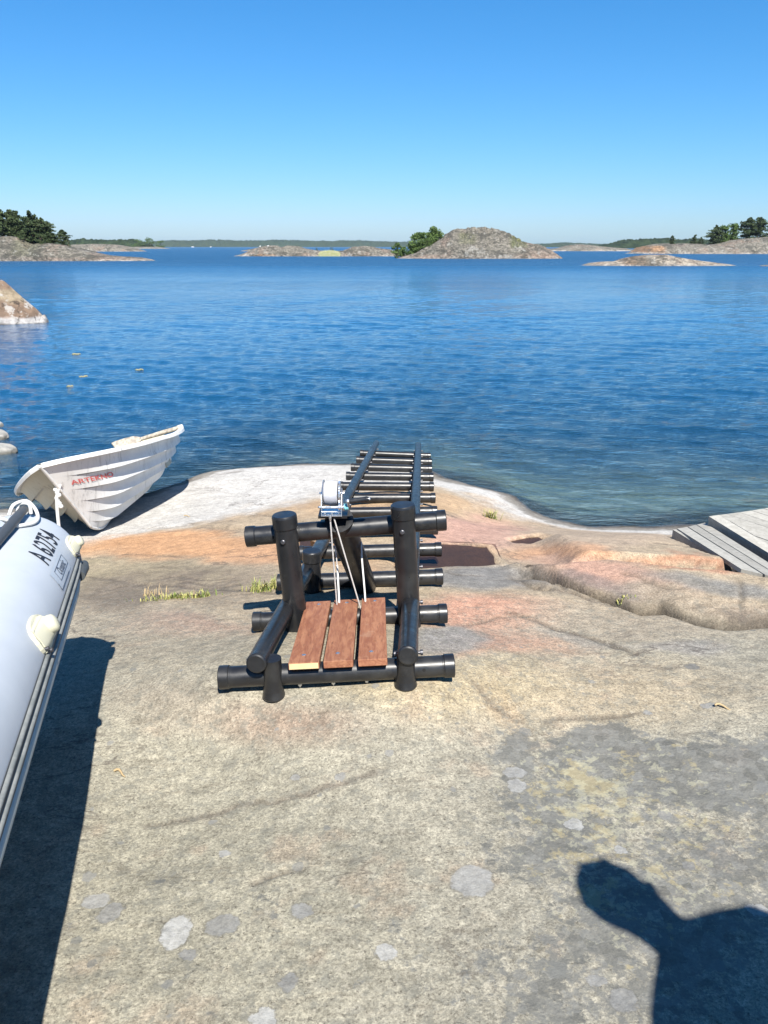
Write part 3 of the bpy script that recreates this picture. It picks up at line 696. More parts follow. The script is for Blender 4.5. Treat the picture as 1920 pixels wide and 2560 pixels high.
# far wooded shores: canopies too far to tell the trees apart
mf = Mat('forest_far'); P = mf.pos(); nf = mf.noise(mf.mapping(P, (.12, .02, .2)), 1, 6, .7)
M_FOREST = mf.set(mf.mix(mf.remap(nf, .3, .7), (.014, .024, .013), (.040, .058, .028)), .95, 0, mf.bump(mf.noise(P, .3, 5, .7), 1, 3), .05)
def forest(label, sil, water_py, depth, seed, jag=.25, tree_w=5.0):
    y0 = dist_of(water_py); fw0 = y0 * CP + (CAM_H - WATER) * SP
    sx = np.array([(q[0] - 960) / FPX * fw0 for q in sil])
    sz = np.array([max(.3, (CAM_H - y0 * (SP + (q[1] - 1280) / FPX * CP) / (CP - (q[1] - 1280) / FPX * SP)) - WATER) for q in sil])
    nx = int(min(900, max(120, (sx[-1] - sx[0]) / (tree_w * .3)))); X = np.linspace(sx[0], sx[-1], nx); V = np.linspace(0, 1, 22)
    Xm, Vm = np.meshgrid(X, V); Ym = y0 + Vm * depth
    Hs = np.interp(Xm, sx, sz); ends = np.clip((Xm - sx[0]) / (sx[-1] - sx[0]) * 12, 0, 1) * np.clip((sx[-1] - Xm) / (sx[-1] - sx[0]) * 12, 0, 1)
    cones = np.zeros_like(Xm)
    for k in range(2):
        a = tree_w * (1 + .6 * k)
        u = Xm / a + 3 * k + vnoise(Xm / a, Ym / a, seed + k); v = Ym / (a * 3)
        cones = np.maximum(cones, (1 - np.abs((u % 1) - .5) * 2) * _hash(np.floor(u), np.floor(v), seed + 3 + k))
    Z = WATER - .3 + Hs * sstep(0, .25, Vm) * (1 - jag + jag * cones + .14 * fbm(Xm / (tree_w * 6), Ym / (tree_w * 6), 3, seed)) * (.55 + .45 * ends) * sstep(1.05, .8, Vm)
    Z = np.where(Vm == 0, WATER - .5, Z)
    return tag(grid_mesh('distant_forest', Xm, Ym, Z, M_FOREST), label, 'forest', None, 'stuff')
forest('long dark wooded shore along the horizon', [(300, 600), (420, 599), (520, 597), (600, 599), (700, 597), (800, 600), (900, 599), (980, 602), (1100, 604), (1250, 606), (1400, 606)], 617.6, 260, 3, .30, 6)
forest('hazy low wooded shore beyond the dome island', [(1280, 612), (1340, 609), (1400, 607), (1440, 604), (1500, 607), (1540, 609), (1600, 604), (1700, 606), (2200, 604)], 618, 260, 4, .3, 6)
forest('dark wooded headland behind the right shore', [(1540, 612), (1560, 606), (1590, 600), (1620, 595), (1660, 593), (1700, 592), (1740, 595), (1800, 594), (2000, 590), (2300, 590)], 621, 160, 5, .35, 4)
forest('green wooded strip behind the left point', [(100, 600), (160, 595), (200, 593), (230, 595), (270, 594), (300, 596), (330, 600)], 621, 120, 6, .35, 4)

# trees, each a thing
ml = Mat('leaf'); P = ml.pos(); M_LEAF = ml.set(ml.mix(ml.remap(ml.noise(P, .9, 5, .7), .3, .7), (.030, .062, .014), (.105, .155, .040)), .7, 0, None, .2)
mpn = Mat('needles'); P = mpn.pos(); M_NEEDLE = mpn.set(mpn.mix(mpn.remap(mpn.noise(P, 1.2, 5, .7), .3, .7), (.018, .034, .015), (.072, .094, .038)), .75, 0, None, .15)
M_BARK = simple('bark', (.13, .10, .075), .9, var=.3, scale=6, coords='pos')
def leaves(b, cen, rad, n, size, flat=1.0):
    for _ in range(n):
        d = RNG.normal(size=3); d /= np.linalg.norm(d); r = RNG.random() ** .45
        p = np.array(cen) + d * r * np.array(rad)
        a = RNG.normal(size=3); a[2] *= flat; a /= np.linalg.norm(a); c = np.cross(a, RNG.normal(size=3)); c /= np.linalg.norm(c) + 1e-9
        s = size * RNG.uniform(.6, 1.3)
        b.add([p - a * s - c * s * .6, p + a * s - c * s * .5, p + a * s * .8 + c * s * .6, p - a * s * .7 + c * s * .6], [(0, 1, 2, 3)])
def pine(name, x, y, z, h, label, group, seed, wide=.34, dense=1.0):
    rg = np.random.default_rng(seed); t = thing(name, label, 'tree', (x, y, z), group)
    b = MB(); lean = rg.normal(size=2) * .05 * h
    pts = [(x + lean[0] * k / 5, y + lean[1] * k / 5, z - .3 + (h + .2) * k / 5) for k in range(6)]
    b.ring_sweep(pts, [h * .026 * (1 - k / 6.5) for k in range(6)], 7); b.build('trunk', M_BARK, t)
    c = MB(); bb = MB(); nl = int(11 * dense)
    for k in range(nl):
        fz = .06 + .92 * (k / (nl - 1)) ** .85; w = wide * h * (.35 + .65 * math.sin(math.pi * min(1, .28 + .72 * fz)) ** .8) * rg.uniform(.45, 1.15) * (1.0 if fz < .85 else .6)
        for m in range(3):
            an = rg.uniform(0, 6.28); q_ = rg.uniform(.25, .85); cx, cy, cz_ = x + lean[0] * fz + math.cos(an) * w * q_, y + lean[1] * fz + math.sin(an) * w * q_, z + h * fz + rg.normal() * .035 * h
            bb.tube((x + lean[0] * fz, y + lean[1] * fz, z + h * fz - .04 * h), (cx, cy, cz_), h * .006, 5)
            sz_ = rg.uniform(.3, .6); leaves(c, (cx, cy, cz_), (w * sz_, w * sz_, h * rg.uniform(.035, .075)), int(24 * dense), h * .032, .6)
    leaves(c, (x + lean[0], y + lean[1], z + h), (h * .05, h * .05, h * .06), 20, h * .022)
    bb.build('limbs', M_BARK, t)['kind'] = 'stuff'; c.build('crown', M_NEEDLE, t, fix=False); return t
def broadleaf(name, x, y, z, h, w, label, group, seed, low=.12, mat=None, n=16, leafs=70):
    rg = np.random.default_rng(seed); t = thing(name, label, 'bush' if 'bush' in name else 'tree', (x, y, z), group)
    b = MB(); b.ring_sweep([(x, y, z - .3), (x + .03 * w, y, z + h * .3), (x, y, z + h * .75)], [h * .03, h * .022, h * .008], 7)
    c = MB()
    for k in range(n):
        fz = low + (1 - low) * rg.random(); ww = w * .5 * math.sin(math.pi * min(1, .25 + .72 * fz)) ** .6
        an = rg.uniform(0, 6.28); q = rg.random() ** .5
        cen = (x + math.cos(an) * ww * q * .8, y + math.sin(an) * ww * q * .8, z + h * fz * .92)
        b.tube((x, y, z + h * fz * .5), cen, h * .006, 5)
        leaves(c, cen, (w * .19, w * .19, h * .13), leafs, h * .04)
    b.build('trunk', M_BARK, t); c.build('crown', mat or M_LEAF, t, fix=False); return t
def tall(y, py_top, z):   # height of a tree at distance y whose tip shows at py_top
    v = (py_top - 1280) / FPX; return CAM_H - y * (SP + v * CP) / (CP - v * SP) - z
PL = [(-60, 515, .0), (-25, 522, 2), (2, 523, 1), (18, 527, 5), (40, 532, 2), (62, 548, 5), (84, 537, 1), (100, 548, 4), (124, 572, 3), (140, 576, 6)]
PLAB = ['tallest pine at the left edge of the point', 'dark pine second from the left edge of the point', 'slim dark pine at the frame edge on the point', 'pine crowding behind the slim edge pine', 'pine with open top on the left point', 'short pine in the dip between two taller pines', 'rounded broad pine, the highest of the right half of the left grove', 'pine leaning at the right flank of the broad pine', 'low pine at the right end of the left grove', 'lowest bushy pine closing the left grove']
for k, ((px, py, dy), lab) in enumerate(zip(PL, PLAB)):
    x, y, z = tL(px); y += dy * .8; z -= .15; h = tall(y, py, z)
    pine('pine_tree', x, y, z, h, lab, 'pines on the left point', 200 + k, .60, 2.2)
for k, (px, pt, w_, dy, lab) in enumerate(((8, 560, 44, -2, 'dark juniper bush at the foot of the edge pines'), (50, 566, 50, 3, 'dark juniper bush filling the dip in the left grove'), (76, 572, 40, -1, 'low juniper below the broad left pine'), (112, 584, 34, -1, 'low juniper below the leaning pine'), (-30, 556, 60, 0, 'juniper cut by the left frame edge'))):
    x, y, z = tL(px); z -= .3; y += dy; broadleaf('juniper_bush', x, y, z, tall(y, pt, z), w_ / FPX * y, lab, 'junipers on the left point', 220 + k, .02, M_NEEDLE, 14, 70)
for k, (px, py, lab) in enumerate(((171, 590, 'small lone pine on the low rocks right of the grove'),)):
    x, y, z = tL(min(px, 175)); z -= .1; pine('pine_tree', x, y + 1, z, tall(y + 1, py, z), lab, 'pines on the left point', 230 + k, .3, .7)
for k, (px, pt, wpx, lab) in enumerate(((345, 597, 34, 'dark round tree on the far side of the channel'), (375, 594, 40, 'taller dark green tree clump in the far channel'), (402, 600, 28, 'low tree at the right end of the channel clump'))):
    y = dist_of(621.5); x = (px - 960) / FPX * (y * CP + .8); z = WATER
    broadleaf('channel_tree', x, y, z, tall(y, pt, z), wpx / FPX * y, lab, 'trees on the far side of the channel', 240 + k, .05, M_LEAF, 18, 40)
island('low strip of rock under the channel trees', [(310, 622), (340, 617), (390, 617), (420, 621)], 622, 60, seed=91, nx=60)
for k, (px, pt, wpx, dy, lab) in enumerate(((1050, 577, 50, 1, 'light green birch left of the dome island'), (1082, 566, 48, 2, 'tallest green birch against the dome island'), (1068, 590, 60, -.5, 'low round bush in front of the two birches'))):
    x, y, z = tD(px); y += dy; z -= .3; broadleaf('birch_tree' if k < 2 else 'green_bush', x, y, z, tall(y, pt, z), wpx / FPX * y * 1.05, lab, 'trees beside the dome', 250 + k, .05, None, 26, 90)
for k, (px, pt, wpx, lab) in enumerate(((994, 606, 30, 'left low bush at the water beside the birches'), (1018, 603, 34, 'bright bush between the low rocks and the birches'), (1040, 605, 28, 'bush at the foot of the birches'))):
    x, y, z = tD(max(px, 1000)); x = (px - 960) / FPX * (y * CP + .8); z = WATER + .2; broadleaf('green_bush', x, y - 1, z, tall(y - 1, pt, z), wpx / FPX * y * 1.1, lab, 'bushes beside the dome', 260 + k, .02, None, 16, 70)
for k, (px, pt, wpx, lab) in enumerate(((790, 618, 14, 'dark scrub left of the reed bed'), (830, 616, 16, 'dark scrub behind the reed bed'), (745, 613, 18, 'flat scrub on the low rock island'))):
    x, y, z = tC(px); z -= .1; broadleaf('scrub_bush', x, y + .5, z, max(.35, tall(y + .5, pt, z)), wpx / FPX * y, lab, 'scrub on the low island', 270 + k, .02, M_NEEDLE, 8, 30)
RT = [(1790, 566, 46, 2, 1, 'reddish bare-topped pine left of the right grove'), (1812, 562, 40, 3, 0, 'pale green birch within the right grove'), (1835, 558, 40, 4, 0, 'light green tree beside the dark right pine'), (1868, 546, 60, 3, 1, 'broad dark pine, tallest of the right grove'), (1900, 545, 60, 4, 1, 'dark pine at the right frame edge'), (1935, 556, 60, 3, 1, 'pine cut off by the right frame edge')]
for k, (px, pt, wpx, dy, pn, lab) in enumerate(RT):
    x, y, z = tR(px); y += dy; z -= .3; h = tall(y, pt, z)
    if pn: pine('pine_tree', x, y, z, h, lab, 'trees on the right shore', 280 + k, .62, 2.2)
    else: broadleaf('birch_tree', x, y, z, h, wpx / FPX * y, lab, 'trees on the right shore', 280 + k, .05, None, 22, 70)
for k, (px, pt, wpx, lab) in enumerate(((1690, 590, 22, 'small dark pine behind the orange rock'), (1745, 588, 26, 'open pine midway along the right shore'), (1765, 594, 24, 'low pine before the right grove'))):
    x, y, z = tR(px); pine('pine_tree', x, y + 6, z - .4, tall(y + 6, pt, z - .4), lab, 'trees on the right shore', 300 + k, .55, 1.6)
# reed bed
mrd = Mat('reeds'); M_REED = mrd.set(mrd.mix(mrd.remap(mrd.noise(mrd.pos(), 2, 4), .35, .65), (.40, .385, .24), (.30, .33, .13)), .8)
x0, y0, z0 = tC(800); x1, _, _ = tC(853); b = MB()
for _ in range(1500):
    x = RNG.uniform(x0, x1); y = y0 - 5.4 + RNG.uniform(0, 2.5); u = (x - x0) / (x1 - x0); h = 1.75 * (.5 + .5 * math.sin(math.pi * min(1, max(0, u))) ** .5) * RNG.uniform(.75, 1.05); l = RNG.normal(size=2) * .12
    b.add([(x - .04, y, WATER - .1), (x + .04, y, WATER - .1), (x + l[0], y + l[1], WATER + h)], [(0, 1, 2)])
tag(b.build('reed_bed', M_REED, fix=False), 'pale yellow reed bed on the low rock island', 'reeds', None, 'stuff')
# grass fringe on the left point
b = MB(); xg, yg, zg = tL(150)
for _ in range(500):
    px = RNG.uniform(145, 186); x = (px - 960) / FPX * (yg * CP); y = yg - 4.6 + RNG.uniform(-.3, .3); h = RNG.uniform(.25, .5)
    b.add([(x - .04, y, WATER), (x + .04, y, WATER), (x + RNG.normal() * .05, y, WATER + h)], [(0, 1, 2)])
tag(b.build('shore_grass', mrd.m, fix=False), 'yellow green grass fringe at the foot of the left point', 'grass', None, 'stuff')
# small far cabins
M_CABIN = simple('white_paint', (.72, .72, .70), .6); M_ROOF = simple('dark_roof', (.12, .10, .10), .8)
def cabin(px, py, w, h, label):
    y = dist_of(py) - 3; x = (px - 960) / FPX * y * CP; t = thing('cabin', label, 'cabin', (x, y, WATER + .2), 'tiny cabins on the far shore')
    b = MB(); b.box((x, y, WATER + .2 + h / 2), (w / 2, 0, 0), (0, 2, 0), (0, 0, h / 2)); b.build('wall', M_CABIN, t)
    b = MB(); z = WATER + .2 + h; b.prism([(x - w * .55, y - 2.2, z), (x + w * .55, y - 2.2, z), (x, y - 2.2, z + h * .55)], (0, 4.4, 0)); b.build('roof', M_ROOF, t)
cabin(332, 621, 2.0, 1.3, 'tiny white cabin beside the channel trees')
cabin(482, 618.2, 9, 1.8, 'long white shed on the far wooded shore')
cabin(527, 618.2, 4, 2.0, 'small pale cabin right of the long white shed')
# gulls on the low island
M_GULL = simple('gull_white', (.75, .75, .74), .7)
for px, lab in ((651, 'white gull standing left on the low rock island'), (672, 'white gull standing on the crest of the low rock island')):
    x, y, z = tC(px); b = MB(); b.sphere((x, y, z + .22), .12, sc=(1.5, .8, .8)); b.sphere((x + .17, y, z + .36), .065)
    b.ring_sweep([(x + .12, y, z + .24), (x + .17, y, z + .36)], [.06, .045], 8); b.ring_sweep([(x - .12, y, z + .23), (x - .33, y, z + .2)], [.07, .015], 8); b.tube((x, y - .03, z - .08), (x, y - .03, z + .15), .012, 6); b.tube((x, y + .03, z - .08), (x, y + .03, z + .15), .012, 6)
    b.ring_sweep([(x + .22, y, z + .36), (x + .29, y, z + .34)], [.02, .004], 6)
    tag(b.build('gull', M_GULL), lab, 'gull', 'gulls on the low island')

# ================================================================== HAZE
hz = Mat('haze_air'); hz.nt.nodes.remove(hz.b); pv = hz.n('ShaderNodeVolumePrincipled'); pv.inputs['Color'].default_value = (.72, .87, 1.0, 1); pv.inputs['Density'].default_value = 0.00006; pv.inputs['Anisotropy'].default_value = 0.2
hz.l(pv.outputs[0], hz.out.inputs['Volume'])
b = MB(); b.box((0, 1990, 14), (2600, 0, 0), (0, 2010, 0), (0, 0, 23)); tag(b.build('haze', hz.m), kind='stuff')

# ================================================================== BOULDERS AT THE LEFT
def rock_mesh(name, pts2, y0, depth, mat, seed, lump=.12, label='', cat='boulder', group=None, tonef=None, zb=WATER, sq=2.2, pw=.5):
    """A stone: outline (x, height) at its widest, real depth behind and before it."""
    xs_ = np.array([p[0] for p in pts2]); hs = np.array([p[1] for p in pts2])
    nx, nv = 70, 50; X = np.linspace(xs_[0], xs_[-1], nx); V = np.linspace(-1, 1, nv); Xm, Vm = np.meshgrid(X, V)
    wd = np.sqrt(np.clip(1 - np.abs((Xm - X.mean()) / ((X[-1] - X[0]) / 2)) ** 2.6, 0, 1)) * .85 + .15
    Ym = y0 + Vm * depth * wd; Hs = np.interp(Xm, xs_, hs)
    s = (X[-1] - X[0]) / 3
    fac = np.clip(1 - np.abs(Vm) ** sq, 0, 1) ** pw
    cr = np.abs(fbm(Xm / s, Ym / s + Hs, 4, seed)) ; Z = zb - .3 + (Hs + .3) * fac + lump * hs.max() * (.35 - cr) * fac * (np.abs(Vm) ** .6)
    T = tonef(Xm, Ym, Z) if tonef else np.full(Xm.shape + (3,), .35)
    return tag(grid_mesh(name, Xm, Ym, Z, mat, {'tone': T}), label, cat, group)
mb = Mat('boulder_rock'); P = mb.pos(); at = mb.attr('tone').outputs['Color']
cb = mb.mix(1, at, mb.grey(mb.remap(mb.noise(P, 4.5, 8, .7), .3, .7, .7, 1.25)), 'MULTIPLY')
cb = mb.mix(mb.math('MULTIPLY', mb.remap(mb.noise(P, 2.2, 7, .7), .57, .62), .75), cb, (.34, .325, .30))
cb = mb.mix(mb.math('MULTIPLY', mb.remap(mb.math('ABSOLUTE', mb.math('SUBTRACT', mb.noise(mb.mapping(P, (1, 1, .7), (.3, .5, .5)), .9, 5, .6, .5), .5)), .014, .0), .8), cb, (.035, .03, .026))
M_BOULD = mb.set(cb, .9, 0, mb.bump(mb.noise(P, 5, 8, .7), .8, .12), .2)
ybo = dist_of(812) + .9; fwb = ybo * CP + (CAM_H - WATER) * SP
def bx_(px): return (px - 960) / FPX * fwb
def bz_(py): v = (py - 1280) / FPX; return CAM_H - ybo * (SP + v * CP) / (CP - v * SP) - WATER
def bt(X, Y, Z):
    T = np.empty(X.shape + (3,)); T[:] = (.150, .105, .075); n = fbm(X * 1.2, Z * 1.6, 4, 5)
    k = sstep(.0, .4, n + .5 * (Z - WATER - .9))[..., None] * .8; T = T * (1 - k) + np.array((.25, .205, .14)) * k
    k = .9 * sstep(.24, .17, Z - WATER + .08 * n)[..., None]; T = T * (1 - k) + np.array((.33, .32, .31)) * k
    k = sstep(.03, .0, Z - WATER)[..., None]; return T * (1 - k) + np.array((.07, .06, .05)) * k
rock_mesh('boulder', [(bx_(-150), 0.1), (bx_(-120), .7), (bx_(-70), bz_(752)), (bx_(-20), bz_(722)), (bx_(8), bz_(704)), (bx_(18), bz_(699)), (bx_(26), bz_(703)), (bx_(45), bz_(722)), (bx_(70), bz_(748)), (bx_(95), bz_(772)), (bx_(107), bz_(790)), (bx_(114), .28), (bx_(121), .0)], ybo, 1.0, M_BOULD, 3, .25,
          'big pointed brown boulder with white base standing in the water', 'boulder', None, bt, sq=1.25, pw=.75)
def bt2(X, Y, Z):
    T = np.empty(X.shape + (3,)); T[:] = (.30, .29, .265); k = sstep(.06, .02, Z - WATER)[..., None]; return T * (1 - k) + np.array((.12, .115, .10)) * k
for k, (px1, pyb, hh, wpx, lab) in enumerate(((42, 1141, .11, 260, 'flat pale stone at the left water edge, the nearer one'), (20, 1104, .12, 180, 'flat pale stone at the left water edge, the farther one'), (6, 1076, .10, 120, 'small pale stone peeping in behind the two flat stones'))):
    y = dist_of(pyb) + .22; fw = y * CP + 2.55 * SP; x1 = (px1 - 960) / FPX * fw; x0 = (px1 - wpx - 960) / FPX * fw
    rock_mesh('flat_stone', [(x0, 0), (x0 + .15, hh * .8), (x0 + .5 * (x1 - x0), hh), (x1 - .12, hh * .8), (x1 - .03, hh * .45), (x1, .0)], y, .24, M_BOULD, 20 + k, .15, lab, 'stone', 'stones at the left water edge', bt2, sq=9, pw=.5)

# ================================================================== BOAT RAMP (ladder of black pipes)
mk = Mat('black_plastic'); v = mk.objco(); nn = mk.noise(v, 9, 6, .6)
kd_ = mk.remap(mk.noise(mk.mapping(mk.pos(), (9, 9, 9)), 1.4, 9, .78), .54, .68)
mk.set(mk.mix(mk.math('MULTIPLY', kd_, .18), mk.mix(mk.remap(nn, .45, .7), (.010, .0105, .012), (.022, .0225, .023)), (.062, .058, .052)), mk.remap(mk.noise(v, 24, 5), .3, .7, .27, .42), 0, mk.bump(mk.noise(v, 60, 3), .04, .002), .5)
M_BLK = mk.m
M_ZINC = simple('zinc', (.62, .64, .66), .28, .9, .12, 40)
M_BOLT = simple('dark_bolt', (.10, .10, .11), .45, .8, .2, 40)
M_HOLE = simple('hole_black', (.004, .004, .004), .9)
FR = (BL - AL) / np.linalg.norm(BL - AL)
c0, d0, n0 = rungs[0]
ramp = thing('boat_ramp', 'black pipe boat ramp with winch running down the rock into the water', 'boat ramp', tuple(c0))
def V3(a): return Vector(tuple(map(float, a)))
HL = 0.437
# one rung mesh, copied along the rails
b = MB(); r = RUNG_R
prof = [(0, r * .93), (.002, r * 1.085), (.004, r * 1.11), (.043, r * 1.11), (.046, r * 1.03), (.050, r * 1.03), (.052, r), (.948, r), (.950, r * 1.03), (.954, r * 1.03), (.957, r * 1.11), (.996, r * 1.11), (.998, r * 1.085), (1, r * .93)]
b.lathe((-HL, 0, 0), (HL, 0, 0), prof, 28)
rung0 = b.build('rung', M_BLK); hb = MB()
for sx_ in (1,):
    hb.lathe((sx_ * (HL - .115), -r * .98, .004), (sx_ * (HL - .115), -r * 1.012, .004), [(0, .006), (1, .0065)], 10)
hole0 = hb.build('bolt_hole', M_HOLE)
for k, (c, d, n) in enumerate(rungs):
    o = rung0 if k == 0 else rung0.copy(); h = hole0 if k == 0 else hole0.copy()
    if k: COL.objects.link(o); COL.objects.link(h)
    f = np.cross(n, d); m = Matrix((tuple(d) , tuple(f), tuple(n))).transposed()
    jit = (random.uniform(-.008, .008) if k else .004)
    o.parent = ramp; o.location = V3(c + d * jit - c0); o.rotation_euler = m.to_euler()
    h.parent = o; h.location = (0, 0, 0)
    h2 = hole0.copy(); COL.objects.link(h2); h2.parent = o; h2.location = (-2 * (HL - .115), 0, 0)
for (a, q) in ((AL, BL), (AR, BR)):
    b = MB(); a_ = a - FR * .0; L = np.linalg.norm(q - a)
    b.lathe(a_, q, [(0, RAIL_R * .80), (.0003, RAIL_R * .93), (.0009, RAIL_R), (.9995, RAIL_R), (1, RAIL_R * .9)], 28); b.build('rail', M_BLK, ramp)
# uprights: short stubs with feet at the first rung, tall posts at the second, capped stubs at the third
zup = np.array([-.012, .0, 1.0])
def upright(k, side, inward, nearer, zlo, zhi, rad, cap, lean=(0, 0)):
    c, d, n = rungs[k]; l, rr = railpt((RUNG_T[k] - 2.8) / 7.3); p = (l if side < 0 else rr) - n * (RUNG_R + RAIL_R)
    p = p - side * d * inward - np.array([FR[0], FR[1], 0]) * nearer
    lo = np.array([p[0] - lean[0] * .1, p[1] - lean[1] * .1, zlo]); hi = np.array([p[0] + lean[0] * (zhi - zlo), p[1] + lean[1] * (zhi - zlo), zhi])
    b = MB(); b.lathe(lo, hi, [(0, rad * 1.02), (.02, rad), (1, rad)], 24)
    o = b.build('post', M_BLK, ramp)
    if cap:
        b = MB(); t = (hi - lo) / np.linalg.norm(hi - lo); cr = rad * 1.09
        b.lathe(hi - t * .052, hi + t * .008, [(0, rad * 1.0), (.03, cr * .98), (.08, cr), (.84, cr), (.94, cr * .97), (1, cr * .90)], 28); b.build('end_cap', M_BLK, o)
    return o, lo, hi
c1 = rungs[1][0]; gz = lambda p: float(ground_h(np.array([p[0]]), np.array([p[1]]))[0])
POSTS = []
for side, pyt, lean in ((-1, 1302, (-.06, 0)), (1, 1279, (-.055, 0))):
    c, d, n = rungs[1]; l, rr = railpt((RUNG_T[1] - 2.8) / 7.3); p = (l if side < 0 else rr)
    zt = {-1: .52, 1: .562}[side]
    o, lo, hi = upright(1, side, .035 if side < 0 else .01, .045, gz(p) + .0, zt, .049, True, lean); POSTS.append((o, lo, hi))
for side in (-1, 1):
    c, d, n = rungs[2]; p = railpt((RUNG_T[2] - 2.8) / 7.3)[0 if side < 0 else 1]
    upright(2, side, .02, .03, gz(p), p[2] + .10, .045, True)
for side, inw in ((-1, .045), (1, .012)):
    c, d, n = rungs[0]; l, rr = railpt((RUNG_T[0] - 2.8) / 7.3); p = (l if side < 0 else rr)
    p0 = p - n * (RUNG_R + RAIL_R) - side * d * inw - np.array([FR[0], FR[1], 0]) * .028
    g_ = gz(p0)
    b = MB(); b.lathe((p0[0], p0[1], g_ - .004), (p0[0], p0[1], p[2] + .01), [(0, .041), (.03, .043), (.06, .042), (.2, .0375), (.38, .035), (.6, .034), (1, .034)], 24)
    b.build('foot', M_BLK, ramp)
# top crossbar, behind the posts
hl, hr = POSTS[0][2], POSTS[1][2]
L0 = unproj(613, 1343, 3.36); 
dl = (hr - hl) / np.linalg.norm(hr - hl); off = np.array([FR[0], FR[1], 0]) * .075
ca = hl - np.array([0, 0, .105]) + off - dl * .185; cb_ = hr - np.array([0, 0, .105]) + off + dl * .188
r = .0415; b = MB(); b.lathe(ca, cb_, [(0, r * .93), (.002, r * 1.085), (.004, r * 1.11), (.048, r * 1.11), (.052, r), (.948, r), (.952, r * 1.11), (.996, r * 1.11), (.998, r * 1.085), (1, r * .93)], 28)
crossbar = b.build('crossbar', M_BLK, ramp)
for p in (ca + dl * .125 - off / np.linalg.norm(off) * r * .98, cb_ - dl * .125 - off / np.linalg.norm(off) * r * .98):
    b = MB(); o_ = off / np.linalg.norm(off); b.lathe(p, p - o_ * .0022, [(0, .006), (1, .0065)], 10); b.build('bolt_hole', M_HOLE, crossbar)
for (o, lo, hi) in POSTS:
    b = MB(); p = hi - np.array([0, 0, .098]) - np.array([FR[0], FR[1], 0]) * .047; f3 = np.array([FR[0], FR[1], 0]); b.lathe(p, p - f3 * .012, [(0, .011), (.8, .011), (1, .008)], 6); b.build('bolt', M_BOLT, o)
# brace from the third rung up to the winch
c2 = rungs[2][0]; mid = (ca + cb_) / 2
bt0 = c2 + rungs[2][1] * .02 + np.array([0, -.055, -.02]); 
wtop = unproj(838, 1292, 3.36)
bt1 = wtop + np.array([.016, .0, -.012])
b = MB(); br = .062; b.lathe(bt0, bt1, [(0, br * .9), (.02, br), (1, br)], 28); b.build('brace', M_BLK, ramp)
# bolts along rails and rungs
b0 = None
for k, (c, d, n) in enumerate(rungs):
    for side in (-1, 1):
        l, rr = railpt((RUNG_T[k] - 2.8) / 7.3); p = (l if side < 0 else rr)
        for s2 in (-1, 1):
            q = p + d * s2 * (RAIL_R + .004) - n * .02
            if b0 is None:
                b = MB(); b.lathe((-.012, 0, 0), (.012, 0, 0), [(0, .007), (.6, .007), (.62, .011), (1, .011)], 6); b0 = b.build('bolt', M_BOLT); o = b0
            else: o = b0.copy(); COL.objects.link(o)
            o.parent = ramp; o.location = V3(q - c0)
            o.rotation_euler = (0, math.atan2(-d[2], d[0]) + (math.pi if s2 < 0 else 0), 0)
# planks
mwd = Mat('red_brown_wood'); v = mwd.pos(); 
gr = mwd.noise(mwd.mapping(v, (26, 1.6, 26)), 2.0, 7, .65, .6); g2 = mwd.noise(mwd.mapping(v, (60, 2.2, 60)), 2.5, 5, .6)
cw = mwd.mix(mwd.remap(gr, .35, .66), (.170, .064, .034), (.265, .122, .065)); cw = mwd.mix(mwd.math('MULTIPLY', mwd.remap(g2, .55, .7), .6), cw, (.09, .033, .019))
cw = mwd.mix(mwd.math('MULTIPLY', mwd.remap(mwd.noise(v, 7, 6, .7), .6, .7), .35), cw, (.30, .19, .125))
cw = mwd.mix(1, cw, mwd.grey(mwd.remap(mwd.n('ShaderNodeObjectInfo').outputs['Random'], 0, 1, .84, 1.12, False)), 'MULTIPLY')
M_WOOD = mwd.set(cw, .62, 0, mwd.bump(gr, .25, .004), .35)
M_CUT = simple('fresh_cut_wood', (.46, .37, .20), .7, var=.18, scale=40)
PT = .027
